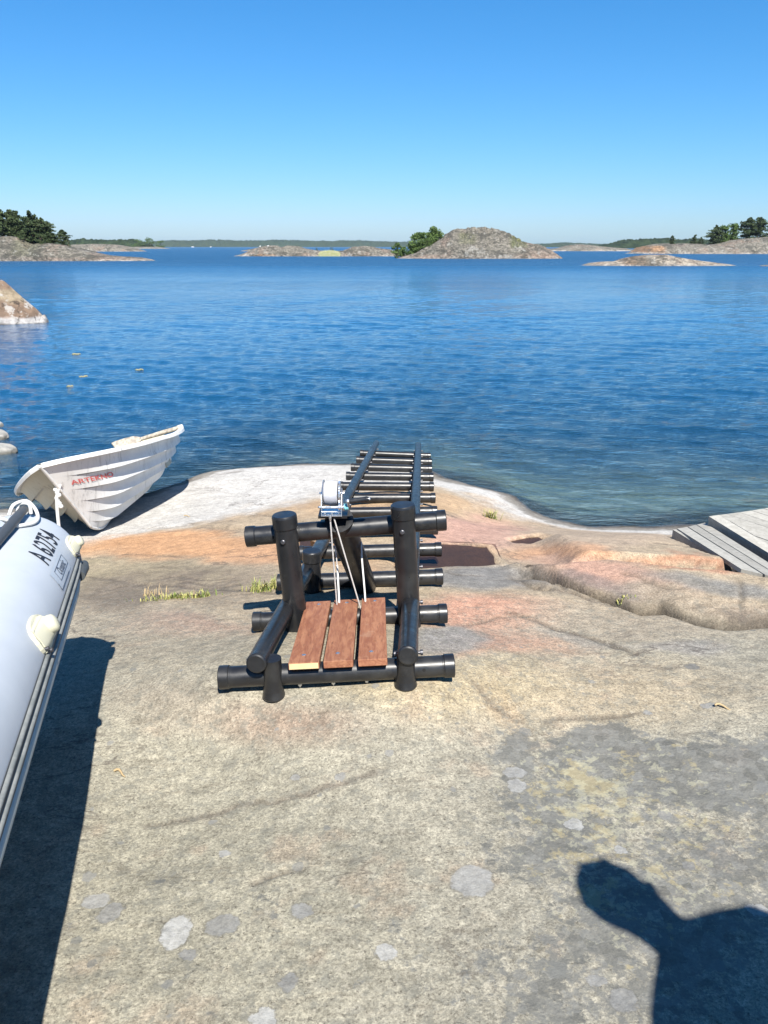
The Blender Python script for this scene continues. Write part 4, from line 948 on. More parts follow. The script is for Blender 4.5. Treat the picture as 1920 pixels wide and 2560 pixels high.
for k, ((xf0, xf1), (xb0, xb1)) in enumerate((((-.368, -.256), (-.323, -.213)), ((-.241, -.130), (-.197, -.094)), ((-.116, -.009), (-.072, .032)))):
    cf, df, nf_ = rungs[0]; cb2, db, nb = rungs[1]
    def at_x(c, d, n, x, e): s = (x - c[0]) / d[0]; return c + d * s + n * (RUNG_R + .001) + FR * e
    f0, f1 = at_x(cf, df, nf_, xf0, -.066), at_x(cf, df, nf_, xf1, -.066); r0, r1 = at_x(cb2, db, nb, xb0, .045 + .008 * k), at_x(cb2, db, nb, xb1, .045 + .008 * k)
    ctr = (f0 + f1 + r0 + r1) / 4 + n0 * PT / 2; ay = ((r0 + r1) - (f0 + f1)) / 4; ax = ((f1 - f0) + (r1 - r0)) / 4; ay = ay; az = np.cross(ax, ay); az = az / np.linalg.norm(az) * PT / 2
    b = MB(); axn = V3(ax); ayn = V3(ay); b.box((0, 0, 0), (axn.length, 0, 0), (0, ayn.length, 0), (0, 0, PT / 2), .0025)
    o = b.build('plank', M_WOOD); o.parent = ramp; m3 = Matrix((axn.normalized(), (V3(np.cross(az, ax))).normalized(), V3(az).normalized())).transposed()
    o.location = V3(ctr - c0); o.rotation_euler = m3.to_euler()
    if k == 0:
        o['label'] = 'plank with pale fresh-cut front end'
        b = MB(); b.box((0, -ayn.length - .0012, 0), (axn.length - .003, 0, 0), (0, .0008, 0), (0, 0, PT / 2 - .003)); e = b.build('cut_end', M_CUT); e.parent = o
    for yy_, xx_ in ((-ayn.length + .075, -.1), (ayn.length - .05, .1)):
        b = MB(); b.lathe((xx_ * axn.length, yy_, PT / 2 - .001), (xx_ * axn.length, yy_, PT / 2 + .004), [(0, .0085), (.4, .0085), (1, .003)], 10); s_ = b.build('screw_head', M_ZINC); s_.parent = o
    b = MB(); p = (cf[0] + df[0] * ((ctr[0] - .02 - cf[0]) / df[0]), cf[1] + df[1] * ((ctr[0] - cf[0]) / df[0]), cf[2] + df[2] * ((ctr[0] - cf[0]) / df[0]) - RUNG_R - .004)
    b.lathe(p, (p[0], p[1], p[2] - .014), [(0, .009), (.5, .009), (.52, .004), (1, .004)], 6); b.build('screw_tip', M_ZINC, ramp)
# winch
wc = unproj(830, 1257, 3.32)
winch = bpy.data.objects.new('winch', None)
b = MB()
U = .041; X_ = np.array([1, -.05, .02]); X_ /= np.linalg.norm(X_)
ey = np.array([0, CP, -SP]) * .0 + np.array([0, 1, 0]); ez = np.array([0, 0, 1.0])
def wp(x, y, z): return wc + X_ * x + ey * y + ez * z
# U bracket: base plate, two side plates
b.box(wp(0, .0, -.043), X_ * U, ey * .05, ez * .002, .001)
for s_ in (-1, 1):
    poly = [wp(s_ * U, -.05, -.045), wp(s_ * U, .05, -.045), wp(s_ * U, .055, .035), wp(s_ * U, .02, .060), wp(s_ * U, -.02, .045), wp(s_ * U, -.045, .0)]
    b.prism(poly, X_ * .003 * s_)
for x0_ in np.linspace(-.03, .03, 3): b.lathe(wp(x0_, -.02, -.041), wp(x0_, -.02, -.036), [(0, .006), (1, .005)], 6)
winch = b.build('winch', M_ZINC, ramp)
b = MB(); b.box(wp(.004, .012, -.052), X_ * .062, ey * .05, ez * .0065, .002); b.build('mount_plate', M_BLK, ramp)
M_STRAP = simple('grey_strap', (.36, .37, .41), .7, var=.25, scale=60, bump=.4)
dc = (0, .022, .036)
b = MB(); b.lathe(wp(-.033, *dc[1:]), wp(.026, *dc[1:]), [(0, .048), (.08, .052), (.5, .054), (.92, .052), (1, .047)], 32); b.build('strap_roll', M_STRAP, winch)
b = MB()
b.lathe(wp(-.037, *dc[1:]), wp(-.034, *dc[1:]), [(0, .057), (1, .058)], 32); b.lathe(wp(-.056, *dc[1:]), wp(.052, *dc[1:]), [(0, .004), (.1, .006), (.9, .006), (1, .004)], 10); b.build('drum_flange', M_ZINC, winch)
b = MB(); n = 72; ring = []
for k in range(n):
    a_ = 2 * math.pi * k / n; rr_ = .0605 if (k // 2) % 2 == 0 else .0535; ring.append(wp(.029, dc[1] + math.cos(a_) * rr_, dc[2] + math.sin(a_) * rr_))
b.prism(ring, X_ * .007); b.build('gear', M_ZINC, winch)
b = MB(); b.lathe(wp(-.058, -.036, -.008), wp(.052, -.036, -.008), [(0, .002), (.06, .0055), (1, .0055)], 12); b.lathe(wp(-.04, -.03, -.03), wp(.043, -.03, -.03), [(0, .003), (1, .003)], 8); b.build('axle', M_ZINC, winch)
b = MB(); b.lathe(wp(.030, -.036, -.008), wp(.040, -.036, -.008), [(0, .013), (1, .013)], 14); b.lathe(wp(.050, -.036, -.008), wp(.0545, -.036, -.008), [(0, .016), (1, .016)], 6); b.build('pinion', M_ZINC, winch)
M_TEAL = simple('teal_plastic', (.16, .42, .45), .4)
b = MB(); b.lathe(wp(.0548, -.036, -.008), wp(.072, -.036, -.006), [(0, .014), (.2, .0155), (.8, .0145), (1, .011)], 8); b.build('hub_nut', M_TEAL, winch)
kn = wp(.0705, -.060, .026)
b = MB(); b.ring_sweep([wp(.0705, -.036, -.008), wp(.071, -.048, .009), kn], [.0065, .006, .0075], 8); b.sphere(kn, .010, 10, 8); b.build('crank_arm', M_ZINC, winch)
ge = kn + X_ * .088 + ez * .010 
b = MB(); b.lathe(kn + X_ * .008, ge, [(0, .008), (.05, .0105), (.9, .012), (1, .009)], 14); b.build('crank_grip', M_BLK, winch)
b = MB(); b.sphere(ge + X_ * .001, .0065, 8, 6); b.build('grip_end', M_ZINC, winch)
# ropes from winch to ramp
M_ROPE = simple('grey_rope', (.44, .42, .40), .8, var=.35, scale=90, bump=.5); M_CORD = simple('white_cord', (.52, .52, .50), .7, var=.1, scale=60)
def rope(name, pts, r, mat, par, sub=8, sag=0):
    P_ = [V3(p) for p in pts]; out = []
    for i in range(len(P_) - 1):
        for k in range(sub):
            t = k / sub; p0, p1, p2, p3 = P_[max(i - 1, 0)], P_[i], P_[i + 1], P_[min(i + 2, len(P_) - 1)]
            out.append(.5 * ((2 * p1) + (p2 - p0) * t + (2 * p0 - 5 * p1 + 4 * p2 - p3) * t * t + (3 * p1 - p0 - 3 * p2 + p3) * t ** 3))
    out.append(P_[-1]); b = MB(); b.ring_sweep(out, r, 8); return b.build(name, mat, par)
p1 = wp(-.006, -.045, -.04)
b = MB(); b.lathe(p1 + ez * .0, p1 - ez * .028, [(0, .006), (.4, .007), (1, .004)], 8); b.build('rope_clamp', M_ZINC, winch)
e1 = unproj(844, 1535, 3.50); e2 = unproj(907, 1540, 3.50)
rope('winch_rope', [p1 - ez * .02, e1], .0034, M_ROPE, ramp); rope('winch_rope', [wp(.006, -.035, -.045), e2], .0034, M_ROPE, ramp)
rope('winch_rope', [unproj(836, 1340, 3.50), unproj(843, 1415, 3.53)], .003, M_ROPE, ramp)
rope('tie_cord', [unproj(843, 1413, 3.53), unproj(846, 1468, 3.52), unproj(849, 1523, 3.50)], .0047, M_CORD, ramp)
rope('tie_cord', [unproj(903, 1355, 3.56), unproj(905, 1400, 3.55), unproj(911, 1470, 3.52), unproj(915, 1524, 3.50)], .0042, M_CORD, ramp)
for q in (e1, e2): b = MB(); b.lathe(q + ez * .012, q - ez * .02, [(0, .006), (1, .008)], 8); b.build('shackle', M_ZINC, ramp)

# ================================================================== INFLATABLE BOAT
TA = np.array([-.742, 1.175, .50]); TB_ = np.array([-1.108, 2.65, .50])
ad = (TB_ - TA); ad /= np.linalg.norm(ad); left = np.array([-ad[1], ad[0], 0]); TR = .20
ax0 = TA + left * TR; axT = TB_ + left * TR
ini = axT - ad * 3.1
infl = thing('inflatable_boat', 'pale grey inflatable boat with registration A62754 on its tube', 'inflatable boat', (float(ini[0]) - .6, float(ini[1] + 1.5), gz(axT) ))
mt = Mat('tube_fabric'); v = mt.pos()
ct = mt.mix(mt.remap(mt.noise(v, 3.2, 6, .6), .3, .7), (.325, .352, .385), (.37, .395, .425)); ct = mt.mix(mt.math('MULTIPLY', mt.remap(mt.noise(v, 14, 7, .7), .58, .7), .18), ct, (.28, .29, .29))
M_TUBE = mt.set(ct, .46, 0, mt.bump(mt.noise(v, 5, 3), .06, .02), .4)
mb_ = Mat('grey_rubber'); v = mb_.pos(); M_RUB = mb_.set(mb_.mix(mb_.remap(mb_.noise(v, 18, 6, .7), .35, .65), (.13, .14, .135), (.20, .205, .195)), .7)
M_RUBD = simple('dark_rubber', (.045, .05, .052), .6, var=.3, scale=20)
M_RUBL = simple('pale_rubber', (.34, .37, .36), .6, var=.14, scale=9, dirt=((.16, .16, .14), .6))
def tubemesh(a0, a1, R_, par, dome0=False):
    b = MB(); d = (a1 - a0) / np.linalg.norm(a1 - a0); pts = [a0 - d * .3]; rr = [R_ * .6]
    pts += [a0 - d * .15, a0]; rr += [R_ * .85, R_]
    L = np.linalg.norm(a1 - a0)
    for k in range(1, 9): pts.append(a0 + d * L * k / 9); rr.append(R_)
    for t_ in np.linspace(0, 1, 12): 
        an = t_ * math.pi / 2; pts.append(a1 + d * .10 * math.sin(an) ** 1.0); rr.append(max(.004, R_ * math.cos(an) ** .55))
    b.ring_sweep(pts, rr, 48, True); return b.build('tube', M_TUBE, par)
tube = tubemesh(ini, axT, TR, infl)
def on_tube(s, ang, r=TR):   # s metres back from the far end, ang from the top towards the outer (right) side
    c = axT - ad * s; return c + np.array([0, 0, 1.]) * r * math.cos(ang) - left * r * math.sin(ang)
# rubbing strakes: three ribs and a pale lower band
def strip(name, mat, a0, a1, h, s0=.0, s1=3.0):
    b = MB(); n = 30; vs_ = []; fs = []; m_ = 6
    for i in range(n + 1):
        s = s0 + (s1 - s0) * i / n
        for j in range(m_ + 1):
            u = j / m_; an = a0 + (a1 - a0) * u; e = h * math.sin(math.pi * u) ** .6 if h > 0 else .001; e *= min(1, (i + .4) / 1.5)
            vs_.append(on_tube(s, an, TR + .0015 + e))
        for j in range(2):
            pass
    w_ = m_ + 1
    for i in range(n):
        for j in range(m_): fs.append((i * w_ + j, i * w_ + j + 1, (i + 1) * w_ + j + 1, (i + 1) * w_ + j))
    b.add(vs_, fs, True); return b.build(name, mat, infl)
strip('strake_base', M_RUBD, R(76), R(104), .004, .015)
strip('rub_strip', M_RUB, R(77), R(81.5), .007, .03); strip('rub_strip', M_RUB, R(83.5), R(88), .010, .03); 
strip('rub_strip', M_RUBL, R(90.5), R(103), .011, .10)
b = MB(); b.lathe(on_tube(-.005, R(92), TR + .006), on_tube(.11, R(92), TR + .004), [(0, .016), (.3, .022), (1, .018)], 12); b.build('strake_end', M_RUBD, infl)
M_CUFF = simple('dark_patch', (.10, .115, .16), .5)
# cream grab fittings
M_CREAM = simple('cream_plastic', (.46, .44, .33), .5, var=.08, scale=14)
def fitting(s, ang, K=1.0):
    b = MB(); c = on_tube(s, ang); no = c - (axT - ad * s); no /= np.linalg.norm(no); tg = np.cross(no, ad)
    def q(u, v_, w): return c + ad * u * K + tg * v_ * K + no * w * K
    n = 22
    # base pad (curved outline) then the raised moulded ridge pair
    out = [];
    for k in range(n):
        a_ = 2 * math.pi * k / n; out.append((.078 * math.copysign(abs(math.cos(a_)) ** .75, math.cos(a_)), .056 * math.copysign(abs(math.sin(a_)) ** .75, math.sin(a_))))
    def dropw(v_): return (math.sqrt(max(0, TR * TR - v_ * v_ * K * K)) - TR) / K
    lo = [q(u, v_, dropw(v_) - .002) for u, v_ in out]; hi = [q(u * .94, v_ * .94, dropw(v_) + .010) for u, v_ in out]
    b.add(lo + hi, [(k, (k + 1) % n, n + (k + 1) % n, n + k) for k in range(n)], False); b.add(hi, [tuple(range(n))])
    for (u0, v0_, r0, ht) in ((.026, .004, .027, .052),):
        vs_ = []; m_ = 14; lv = [(1.15, .004), (1.0, .012), (.95, ht * .7), (.86, ht * .88), (.55, ht * .98), (.05, ht)]
        for fr_, hh_ in lv:
            for k in range(m_): a_ = 2 * math.pi * k / m_; vs_.append(q(u0 + r0 * fr_ * math.cos(a_), v0_ + r0 * fr_ * math.sin(a_) * 1.15, dropw(v0_) + hh_))
        b.add(vs_, [(i * m_ + k, i * m_ + (k + 1) % m_, (i + 1) * m_ + (k + 1) % m_, (i + 1) * m_ + k) for i in range(len(lv) - 1) for k in range(m_)], True)
    for (v0_, wv, h0, h1) in ((.0, .040, .034, .012), (-.034, .007, .022, .014), (.036, .007, .024, .014)):
        vs_ = []
        for u_, h_ in ((.035, h0), (.0, h0 * .8), (-.035, (h0 + h1) * .45), (-.060, h1)):
            for j in range(7): an = math.pi * j / 6; vs_.append(q(u_, v0_ + wv * math.cos(an), dropw(v0_) + .004 + (h_ - .004) * math.sin(an) ** .6))
        b.add(vs_, [(i * 7 + j, i * 7 + j + 1, (i + 1) * 7 + j + 1, (i + 1) * 7 + j) for i in range(3) for j in range(6)], True); b.add(vs_[-7:], [tuple(range(7))])
    o = b.build('grab_fitting', M_CREAM, infl)
    b = MB(); b.lathe(q(-.050, -.040, dropw(.04) + .006), q(-.050, -.044, dropw(.044) + .024), [(0, .006), (1, .007)], 8); b.lathe(q(-.062, -.026, dropw(.026) + .006), q(-.062, -.030, dropw(.03) + .020), [(0, .005), (1, .006)], 8); b.build('metal_ring', M_BOLT, o)
    return o
fitting(.035, R(66), .70); fitting(.73, R(65), .92)
# registration and maker's label
M_INK = simple('black_ink', (.012, .012, .016), .6); M_INKB = simple('blue_grey_ink', (.05, .065, .10), .6); M_LAB = simple('label_vinyl', (.335, .37, .41), .4)
def text_mesh(txt, size, xscale=1.0, bold=0.0):
    cu = bpy.data.curves.new('t', 'FONT'); cu.body = txt; cu.size = size; cu.offset = bold; cu.align_x = 'CENTER'; cu.align_y = 'CENTER'; cu.resolution_u = 4
    o = bpy.data.objects.new('t', cu); COL.objects.link(o); dg = bpy.context.evaluated_depsgraph_get(); dg.update()
    me = o.evaluated_get(dg).to_mesh(); bm = bmesh.new(); bm.from_mesh(me); bmesh.ops.triangulate(bm, faces=bm.faces[:])
    for _ in range(2): bmesh.ops.subdivide_edges(bm, edges=[e for e in bm.edges if e.calc_length() > size * .12], cuts=1); bmesh.ops.triangulate(bm, faces=bm.faces[:])
    bm.verts.index_update(); v_ = [(p.co.x * xscale, p.co.y) for p in bm.verts]; f_ = [tuple(q.index for q in f.verts) for f in bm.faces]; bm.free()
    bpy.data.objects.remove(o, do_unlink=True); bpy.data.curves.remove(cu); return v_, f_
def text_on_tube(name, txt, size, s, ang, mat, par, xs=1.0, bold=0.0, lift=.0016):
    v_, f_ = text_mesh(txt, size, xs, bold); b = MB(); b.add([on_tube(s - x, ang - y / TR, TR + lift) for x, y in v_], f_); return b.build(name, mat, par)
reg = text_on_tube('registration_number', 'A 62754', .104, .215, R(39.5), M_INK, infl, .70, .0012)
b = MB(); vs_ = []; 
lw, la0, la1 = .075, R(49), R(66); sL = .29
for i in range(9):
    for j in range(9): vs_.append(on_tube(sL - .10 + .20 * i / 8, R(53) + R(19) * j / 8, TR + .0010))
b.add(vs_, [(i * 9 + j, i * 9 + j + 1, (i + 1) * 9 + j + 1, (i + 1) * 9 + j) for i in range(8) for j in range(8)], True); lab = b.build('maker_label', M_LAB, infl)
text_on_tube('label_lettering', 'Oceanic', .040, sL - .02, R(61), M_INKB, lab, .75, .0006, .0022)
b = MB()
def line_on(s0, a0, s1, a1, w=.0022):
    n = 8; p = []
    for i in range(n + 1):
        s = s0 + (s1 - s0) * i / n; a = a0 + (a1 - a0) * i / n
        if abs(s1 - s0) > abs(a1 - a0) * TR: p.append((on_tube(s, a - w / TR / 2, TR + .0022), on_tube(s, a + w / TR / 2, TR + .0022)))
        else: p.append((on_tube(s - w / 2, a, TR + .0022), on_tube(s + w / 2, a, TR + .0022)))
    b.add([q for r_ in p for q in r_], [(2 * i, 2 * i + 1, 2 * i + 3, 2 * i + 2) for i in range(n)])
s0_, s1_, a0_, a1_ = sL - .095, sL + .06, R(56), R(66)
line_on(s0_, a0_, s1_, a0_); line_on(s0_, a1_, s1_, a1_); line_on(s0_, a0_, s0_, a1_); line_on(s1_, a0_, s1_, a1_); line_on(sL - .06, R(71), sL + .1, R(71)); line_on(sL + .1, R(64), sL + .1, R(71))
b.build('label_border', M_INKB, lab)
# dark grey pole along the tube top with white rope lashed round it
po0, po1 = on_tube(1.3, R(-24), TR + .02), on_tube(-.01, R(9), TR + .028)
b = MB(); b.lathe(po0, po1, [(0, .017), (.9, .017), (.985, .015), (1, .006)], 16); b.build('carry_pole', simple('grey_pole', (.045, .05, .055), .5), infl)
def T3(s, a, h): return on_tube(s, R(a), TR + h)
rope('grab_rope', [T3(.05, -2, .02), T3(.03, 2, .05), T3(.00, 10, .055), T3(-.005, 17, .03), T3(.03, 22, .012), T3(.08, 21, .009), T3(.12, 14, .009), T3(.135, 7, .010), T3(.14, 0, .028), T3(.15, -5, .045), T3(.18, -11, .04), T3(.26, -18, .03), T3(.40, -26, .02)], .0064, M_CORD, infl, 8)
rope('grab_rope', [T3(.125, 9, .010), T3(.15, 4, .026), T3(.165, -1, .045), T3(.15, -7, .035), T3(.135, -9, .012)], .0062, M_CORD, infl, 8)
rope('grab_rope', [T3(.02, 3, .012), T3(.012, 5, .046), T3(.006, 12, .046), T3(.01, 15, .014)], .0062, M_CORD, infl, 8)
# far tube, floor, hull, transom (mostly out of frame)
ob = MB(); off_l = left * 1.15
tubemesh(ini + off_l, axT + off_l, TR, infl)
mh = simple('hull_grey', (.30, .31, .32), .5)
gk = gz(axT + left * .57)
b = MB(); L_ = np.linalg.norm(axT - ini); st = []
for k in range(9):
    t_ = k / 8; c = ini + ad * L_ * t_ * .97; kz_ = (gk - .004) + .22 * max(0, t_ - .75) / .25
    st.append([c + left * .02 - np.array([0, 0, .17]), c + left * .57 * 1 + np.array([0, 0, kz_ - c[2]]), c + left * 1.13 - np.array([0, 0, .17]), c + left * .57 - np.array([0, 0, .10])])
for k in range(8): b.add(st[k] + st[k + 1], [(0, 1, 5, 4), (1, 2, 6, 5), (2, 3, 7, 6), (3, 0, 4, 7)])
b.add(st[0], [(0, 1, 2, 3)]); b.add(st[-1], [(0, 1, 2, 3)]); b.build('hull', mh, infl)
b = MB(); c = ini + ad * .25 + left * .57; b.box(c, left * .42, ad * .02, (0, 0, .22), .004); b.build('transom', mh, infl)
# support block under the keel at the bow
b = MB(); c = ini + ad * L_ * .62 + left * .57; g_ = gz(c); 

# ================================================================== ROWING BOAT
BX, BY, BZ, YAW, PIT, ROL = -2.3271, 5.9068, -0.6299, 0.1833, -0.0986, -0.3322
HLn, BM_, BS_, HB, HM, HS, RK = 2.5933, 0.7685, 0.5532, 0.7272, 0.4269, 0.2945 + .0, 0.5124
cy_, sy_ = math.cos(YAW), math.sin(YAW); cp_, sp_ = math.cos(PIT), math.sin(PIT); cr_, sr_ = math.cos(ROL), math.sin(ROL)
RB = np.array([[cy_, -sy_, 0], [sy_, cy_, 0], [0, 0, 1]]) @ np.array([[1, 0, 0], [0, cp_, -sp_], [0, sp_, cp_]]) @ np.array([[cr_, 0, sr_], [0, 1, 0], [-sr_, 0, cr_]]) @ np.array([[0, 1, 0], [1, 0, 0], [0, 0, 1.]])
BO = np.array([BX, BY, BZ])
def rb(p): return RB @ np.array(p) + BO
def hull_pt(u, q, side, out=0.0):
    bm_ = BM_ * math.sin(math.pi / 2 * min(1, u / .6)) ** .75 if u < .6 else BM_ + (BS_ - BM_) * ((u - .6) / .4) ** 2
    h = HM + (HB - HM) * max(0, 1 - u / .6) ** 2 + (HS - HM) * max(0, (u - .5) / .5) ** 2
    kz_ = .10 * max(0, 1 - u / .18) ** 2; sh = .55 + .35 * max(0, 1 - u / .5)
    y = side * (bm_ * q ** sh + out * .8 * min(1, u * 8)); z = kz_ + (h - kz_) * q ** 1.25 - out * .5; x = HLn * u - RK * q ** 1.3 * max(0, 1 - u / .35)
    return np.array([x, y, z])
rowb = thing('rowing_boat', 'white clinker rowing boat heeled over on the rock at the water edge', 'rowing boat', (BX, BY, BZ))
mg = Mat('white_gelcoat'); v = mg.pos(); vo = mg.objco()
cg = mg.mix(mg.remap(mg.noise(v, 5, 6, .6), .3, .7), (.60, .595, .57), (.68, .675, .65))
dr = mg.math('MULTIPLY', mg.remap(mg.noise(mg.mapping(v, (14, 14, 3.0)), 1.6, 7, .75), .50, .68), mg.remap(mg.noise(v, 2.0, 3, .5), .40, .62))
cg = mg.mix(mg.math('MULTIPLY', dr, .75), cg, (.20, .195, .18))
cg = mg.mix(mg.math('MULTIPLY', mg.remap(mg.noise(v, 38, 5, .7), .66, .72), .7), cg, (.10, .10, .09))
M_GEL = mg.set(cg, .38, 0, None, .5)
mi2 = Mat('gelcoat_inside'); M_GELI = mi2.set(mi2.mix(mi2.remap(mi2.noise(mi2.pos(), 6, 7, .7), .4, .68), (.44, .41, .30), (.26, .245, .19)), .55)
NQ = 6; qe = [0, .16, .33, .50, .66, .83]; us = np.linspace(0, 1, 44); shell = MB(); port = MB(); inner = MB(); grime = MB()
for side in (-1, 1):
    qs = []
    for k in range(NQ):
        qa = qe[k]; qb = qe[k + 1] if k < NQ - 1 else 1.0
        qs += [(qa, .044 if k else 0.0), (qa + (qb - qa) * .3, .020 if k else .004), (qa + (qb - qa) * .6, .006 if k else .003), (qb - .022, .0), (qb, -.002)]
    for i in range(len(us) - 1):
        u0, u1 = us[i], us[i + 1]
        lapf = lambda u: min(1, max(0, (u - .02) / .13))
        for j in range(len(qs) - 1):
            (qa, oa), (qb, obb) = qs[j], qs[j + 1]
            quad = [rb(hull_pt(u0, qa, side, oa * lapf(u0))), rb(hull_pt(u1, qa, side, oa * lapf(u1))), rb(hull_pt(u1, qb, side, obb * lapf(u1))), rb(hull_pt(u0, qb, side, obb * lapf(u0)))]
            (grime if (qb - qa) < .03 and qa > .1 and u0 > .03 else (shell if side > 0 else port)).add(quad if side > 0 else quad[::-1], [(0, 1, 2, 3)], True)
        for qa, qb in zip(np.linspace(.02, .99, 9)[:-1], np.linspace(.02, .99, 9)[1:]):
            quad = [rb(hull_pt(u, q_, side, -.016)) + np.array([0, 0, .008]) for u, q_ in ((u0, qa), (u1, qa), (u1, qb), (u0, qb))]
            inner.add(quad if side < 0 else quad[::-1], [(0, 1, 2, 3)], True)
def merge(o, d=.0004):
    bm = bmesh.new(); bm.from_mesh(o.data); bmesh.ops.remove_doubles(bm, verts=bm.verts[:], dist=d)
    for e in bm.edges:
        if len(e.link_faces) == 2 and e.calc_face_angle(0) > R(28): e.smooth = False
    bm.to_mesh(o.data); bm.free()
hull_o = shell.build('hull', M_GEL, rowb, fix=False); merge(hull_o)
mgp = Mat('shade_tan_gelcoat'); vp = mgp.pos(); M_GELP = mgp.set(mgp.mix(mgp.math('MULTIPLY', mgp.remap(mgp.noise(mgp.mapping(vp, (12, 12, 3)), 1.5, 7, .75), .5, .66), .6), mgp.mix(mgp.noise(vp, 4, 6), (.30, .275, .20), (.40, .37, .28)), (.15, .14, .11)), .5)  # gelcoat copy with the port side's shade painted in as darker tan
port_o = port.build('hull_side', M_GELP, rowb, fix=False); merge(port_o); port_o['label'] = 'side of the hull turned away from the sun, shade painted in as tan'
grime.build('lap_seam', simple('lap_grime', (.30, .29, .265), .6, var=.6, scale=7, coords='pos'), hull_o, fix=False)
inner.build('inner_hull', M_GELI, rowb, fix=False)
hT = hull_pt(1, 1, 1)
b = MB(); tp = [rb(hull_pt(1, q_, -1)) for q_ in np.linspace(1, 0, 10)] + [rb(hull_pt(1, q_, 1)) for q_ in np.linspace(0, 1, 10)[1:]] + [rb((hT[0] + o_x, hT[1] * f_, hT[2] + o_z)) for f_, o_x, o_z in ((.86, .01, .06), (.55, .02, .095), (.0, .02, .10), (-.55, .02, .095), (-.86, .01, .06))]
b.prism(tp, RB @ np.array([-.02, 0, 0])); b.build('transom', M_GELI, rowb)
# gunwale rails with rolled edge, keel/stem band
for side in (-1, 1):
    b = MB()
    for i in range(len(us) - 1):
        sec = []
        for u in (us[i], us[i + 1]):
            k_ = min(1, .35 + u * 5)
            for o_y, o_z in ((-.018, .012), (.030 * k_, .014), (.044 * k_, .004), (.044 * k_, -.022), (.032 * k_, -.022), (.028 * k_, -.004), (-.018, -.004)):
                sec.append(rb(hull_pt(u, 1.0, side) + np.array([0, side * o_y, o_z])))
        b.add(sec, [(j, (j + 1) % 7, 7 + (j + 1) % 7, 7 + j) for j in range(7)], False)
    o = b.build('gunwale', M_GEL, rowb); merge(o)
b = MB(); b.ring_sweep([rb(hull_pt(0, q_, 1) + np.array([-.004, 0, -.003])) for q_ in np.linspace(1, 0, 16)] + [rb(hull_pt(u, 0, 1) + np.array([0, 0, -.006])) for u in np.linspace(.03, 1, 24)], .012, 8); b.build('keel_band', M_GEL, rowb)
# foredeck, thwart, stern seat
def cross(u, q, inset=.02): return hull_pt(u, q, -1, -inset), hull_pt(u, q, 1, -inset)
for (u0, u1, q_, nm) in ((.50, .62, .62, 'thwart'), (.80, .985, .72, 'stern_seat')):
    a0, a1 = cross(u0, q_); c0_, c1_ = cross(u1, q_); b = MB()
    b.prism([rb(a0), rb(a1), rb(c1_), rb(c0_)], RB @ np.array([0, 0, -.09])); b.build(nm, M_GELI, rowb)
# lettering on the right-hand bow
M_RED = simple('red_ink', (.55, .09, .08), .55)
v_, f_ = text_mesh('ARTEKNO', .068, 1.05, .0010)
def on_hull(u, q, side, e): 
    lf = min(1, max(0, (u - .02) / .13)); kk = max(i for i in range(NQ) if qe[i] <= q); qb_ = qe[kk + 1] if kk < NQ - 1 else 1.0; fr = (q - qe[kk]) / (qb_ - qe[kk]); oo = float(np.interp(fr, [0, .3, .6, .85, 1], [.044, .020, .006, 0, 0])) * lf
    p = hull_pt(u, q, side, oo); t1 = hull_pt(u + .01, q, side) - p; t2 = hull_pt(u, min(1, q + .02), side) - hull_pt(u, min(1, q + .02) - .02, side); nn_ = np.cross(t1, t2); nn_ /= np.linalg.norm(nn_)
    if nn_[1] * side < 0: nn_ = -nn_
    return rb(p + nn_ * e)
b = MB(); b.add([on_hull(.085 + x / (HLn * 1.05), .745 + y * 1.05, 1, .005) for x, y in v_], f_); b.build('boat_lettering', M_RED, hull_o)
v_, f_ = text_mesh('MCR', .05, 1.2, .001)
b = MB(); b.add([on_hull(.30 - x / (HLn * 1.05), .745 + y * .9, -1, .005) for x, y in v_], f_); b.build('boat_lettering', simple('faded_red_ink', (.30, .06, .04), .6), hull_o)
# bow rope hanging from the stem
rp = rb(hull_pt(0, .66, 1) + np.array([-.02, 0, 0])); gb = gz(rp + np.array([.0, -.05, 0]))
rope('bow_rope', [rp + np.array([.0, .0, .06]), rp + np.array([-.02, -.03, .0]), rp + np.array([-.03, -.04, -.09]), rp + np.array([-.035, -.045, -.2]), np.array([rp[0] - .04, rp[1] - .05, gb + .01])], .013, M_CORD, rowb, 8)
b = MB()
for k in range(7): b.sphere(rp + np.array([-.018 + random.uniform(-.014, .014), -.03, .03 - k * .022]), .018, 8, 6)
b.build('rope_knot', M_CORD, rowb)
# oar lying in the boat
mo = Mat('weathered_wood'); v = mo.pos(); go = mo.noise(mo.mapping(v, (30, 4, 30)), 1.5, 6, .7); M_OAR = mo.set(mo.mix(mo.remap(go, .35, .65), (.17, .145, .115), (.38, .34, .28)), .85, 0, mo.bump(go, .3, .003))
oa, oc = unproj(285, 1118, 7.6), unproj(455, 1067, 8.0)
oar = thing('oar', 'weathered grey oar lying over the rowing boat gunwale', 'oar', tuple((oa + oc) / 2)); od = (oc - oa) / np.linalg.norm(oc - oa)
om = oa + (oc - oa) * .38
b = MB(); b.lathe(om, oc, [(0, .019), (.5, .024), (.93, .022), (.95, .026), (1, .025)], 14); b.build('shaft', M_OAR, oar)
b = MB(); sdv = np.cross(od, [0.1, -.5, 1]); sdv /= np.linalg.norm(sdv); up_ = np.cross(sdv, od)
prof_ = [(-.02, .018), (.08, .045), (.2, .068), (.5, .075), (.8, .072), (1, .062)]; o_, i_ = [], []
for t_, w_ in prof_: p = om + (oa - om) * t_; o_.append(p + sdv * w_ * .9); i_.append(p - sdv * w_ * .9)
b.prism(o_ + i_[::-1], up_ * .014); b.build('blade', M_OAR, oar)
b = MB(); b.lathe(oc - od * .05, oc + od * .004, [(0, .0265), (1, .0265)], 14); b.build('grip', simple('pale_wood_end', (.45, .42, .36), .8), oar)

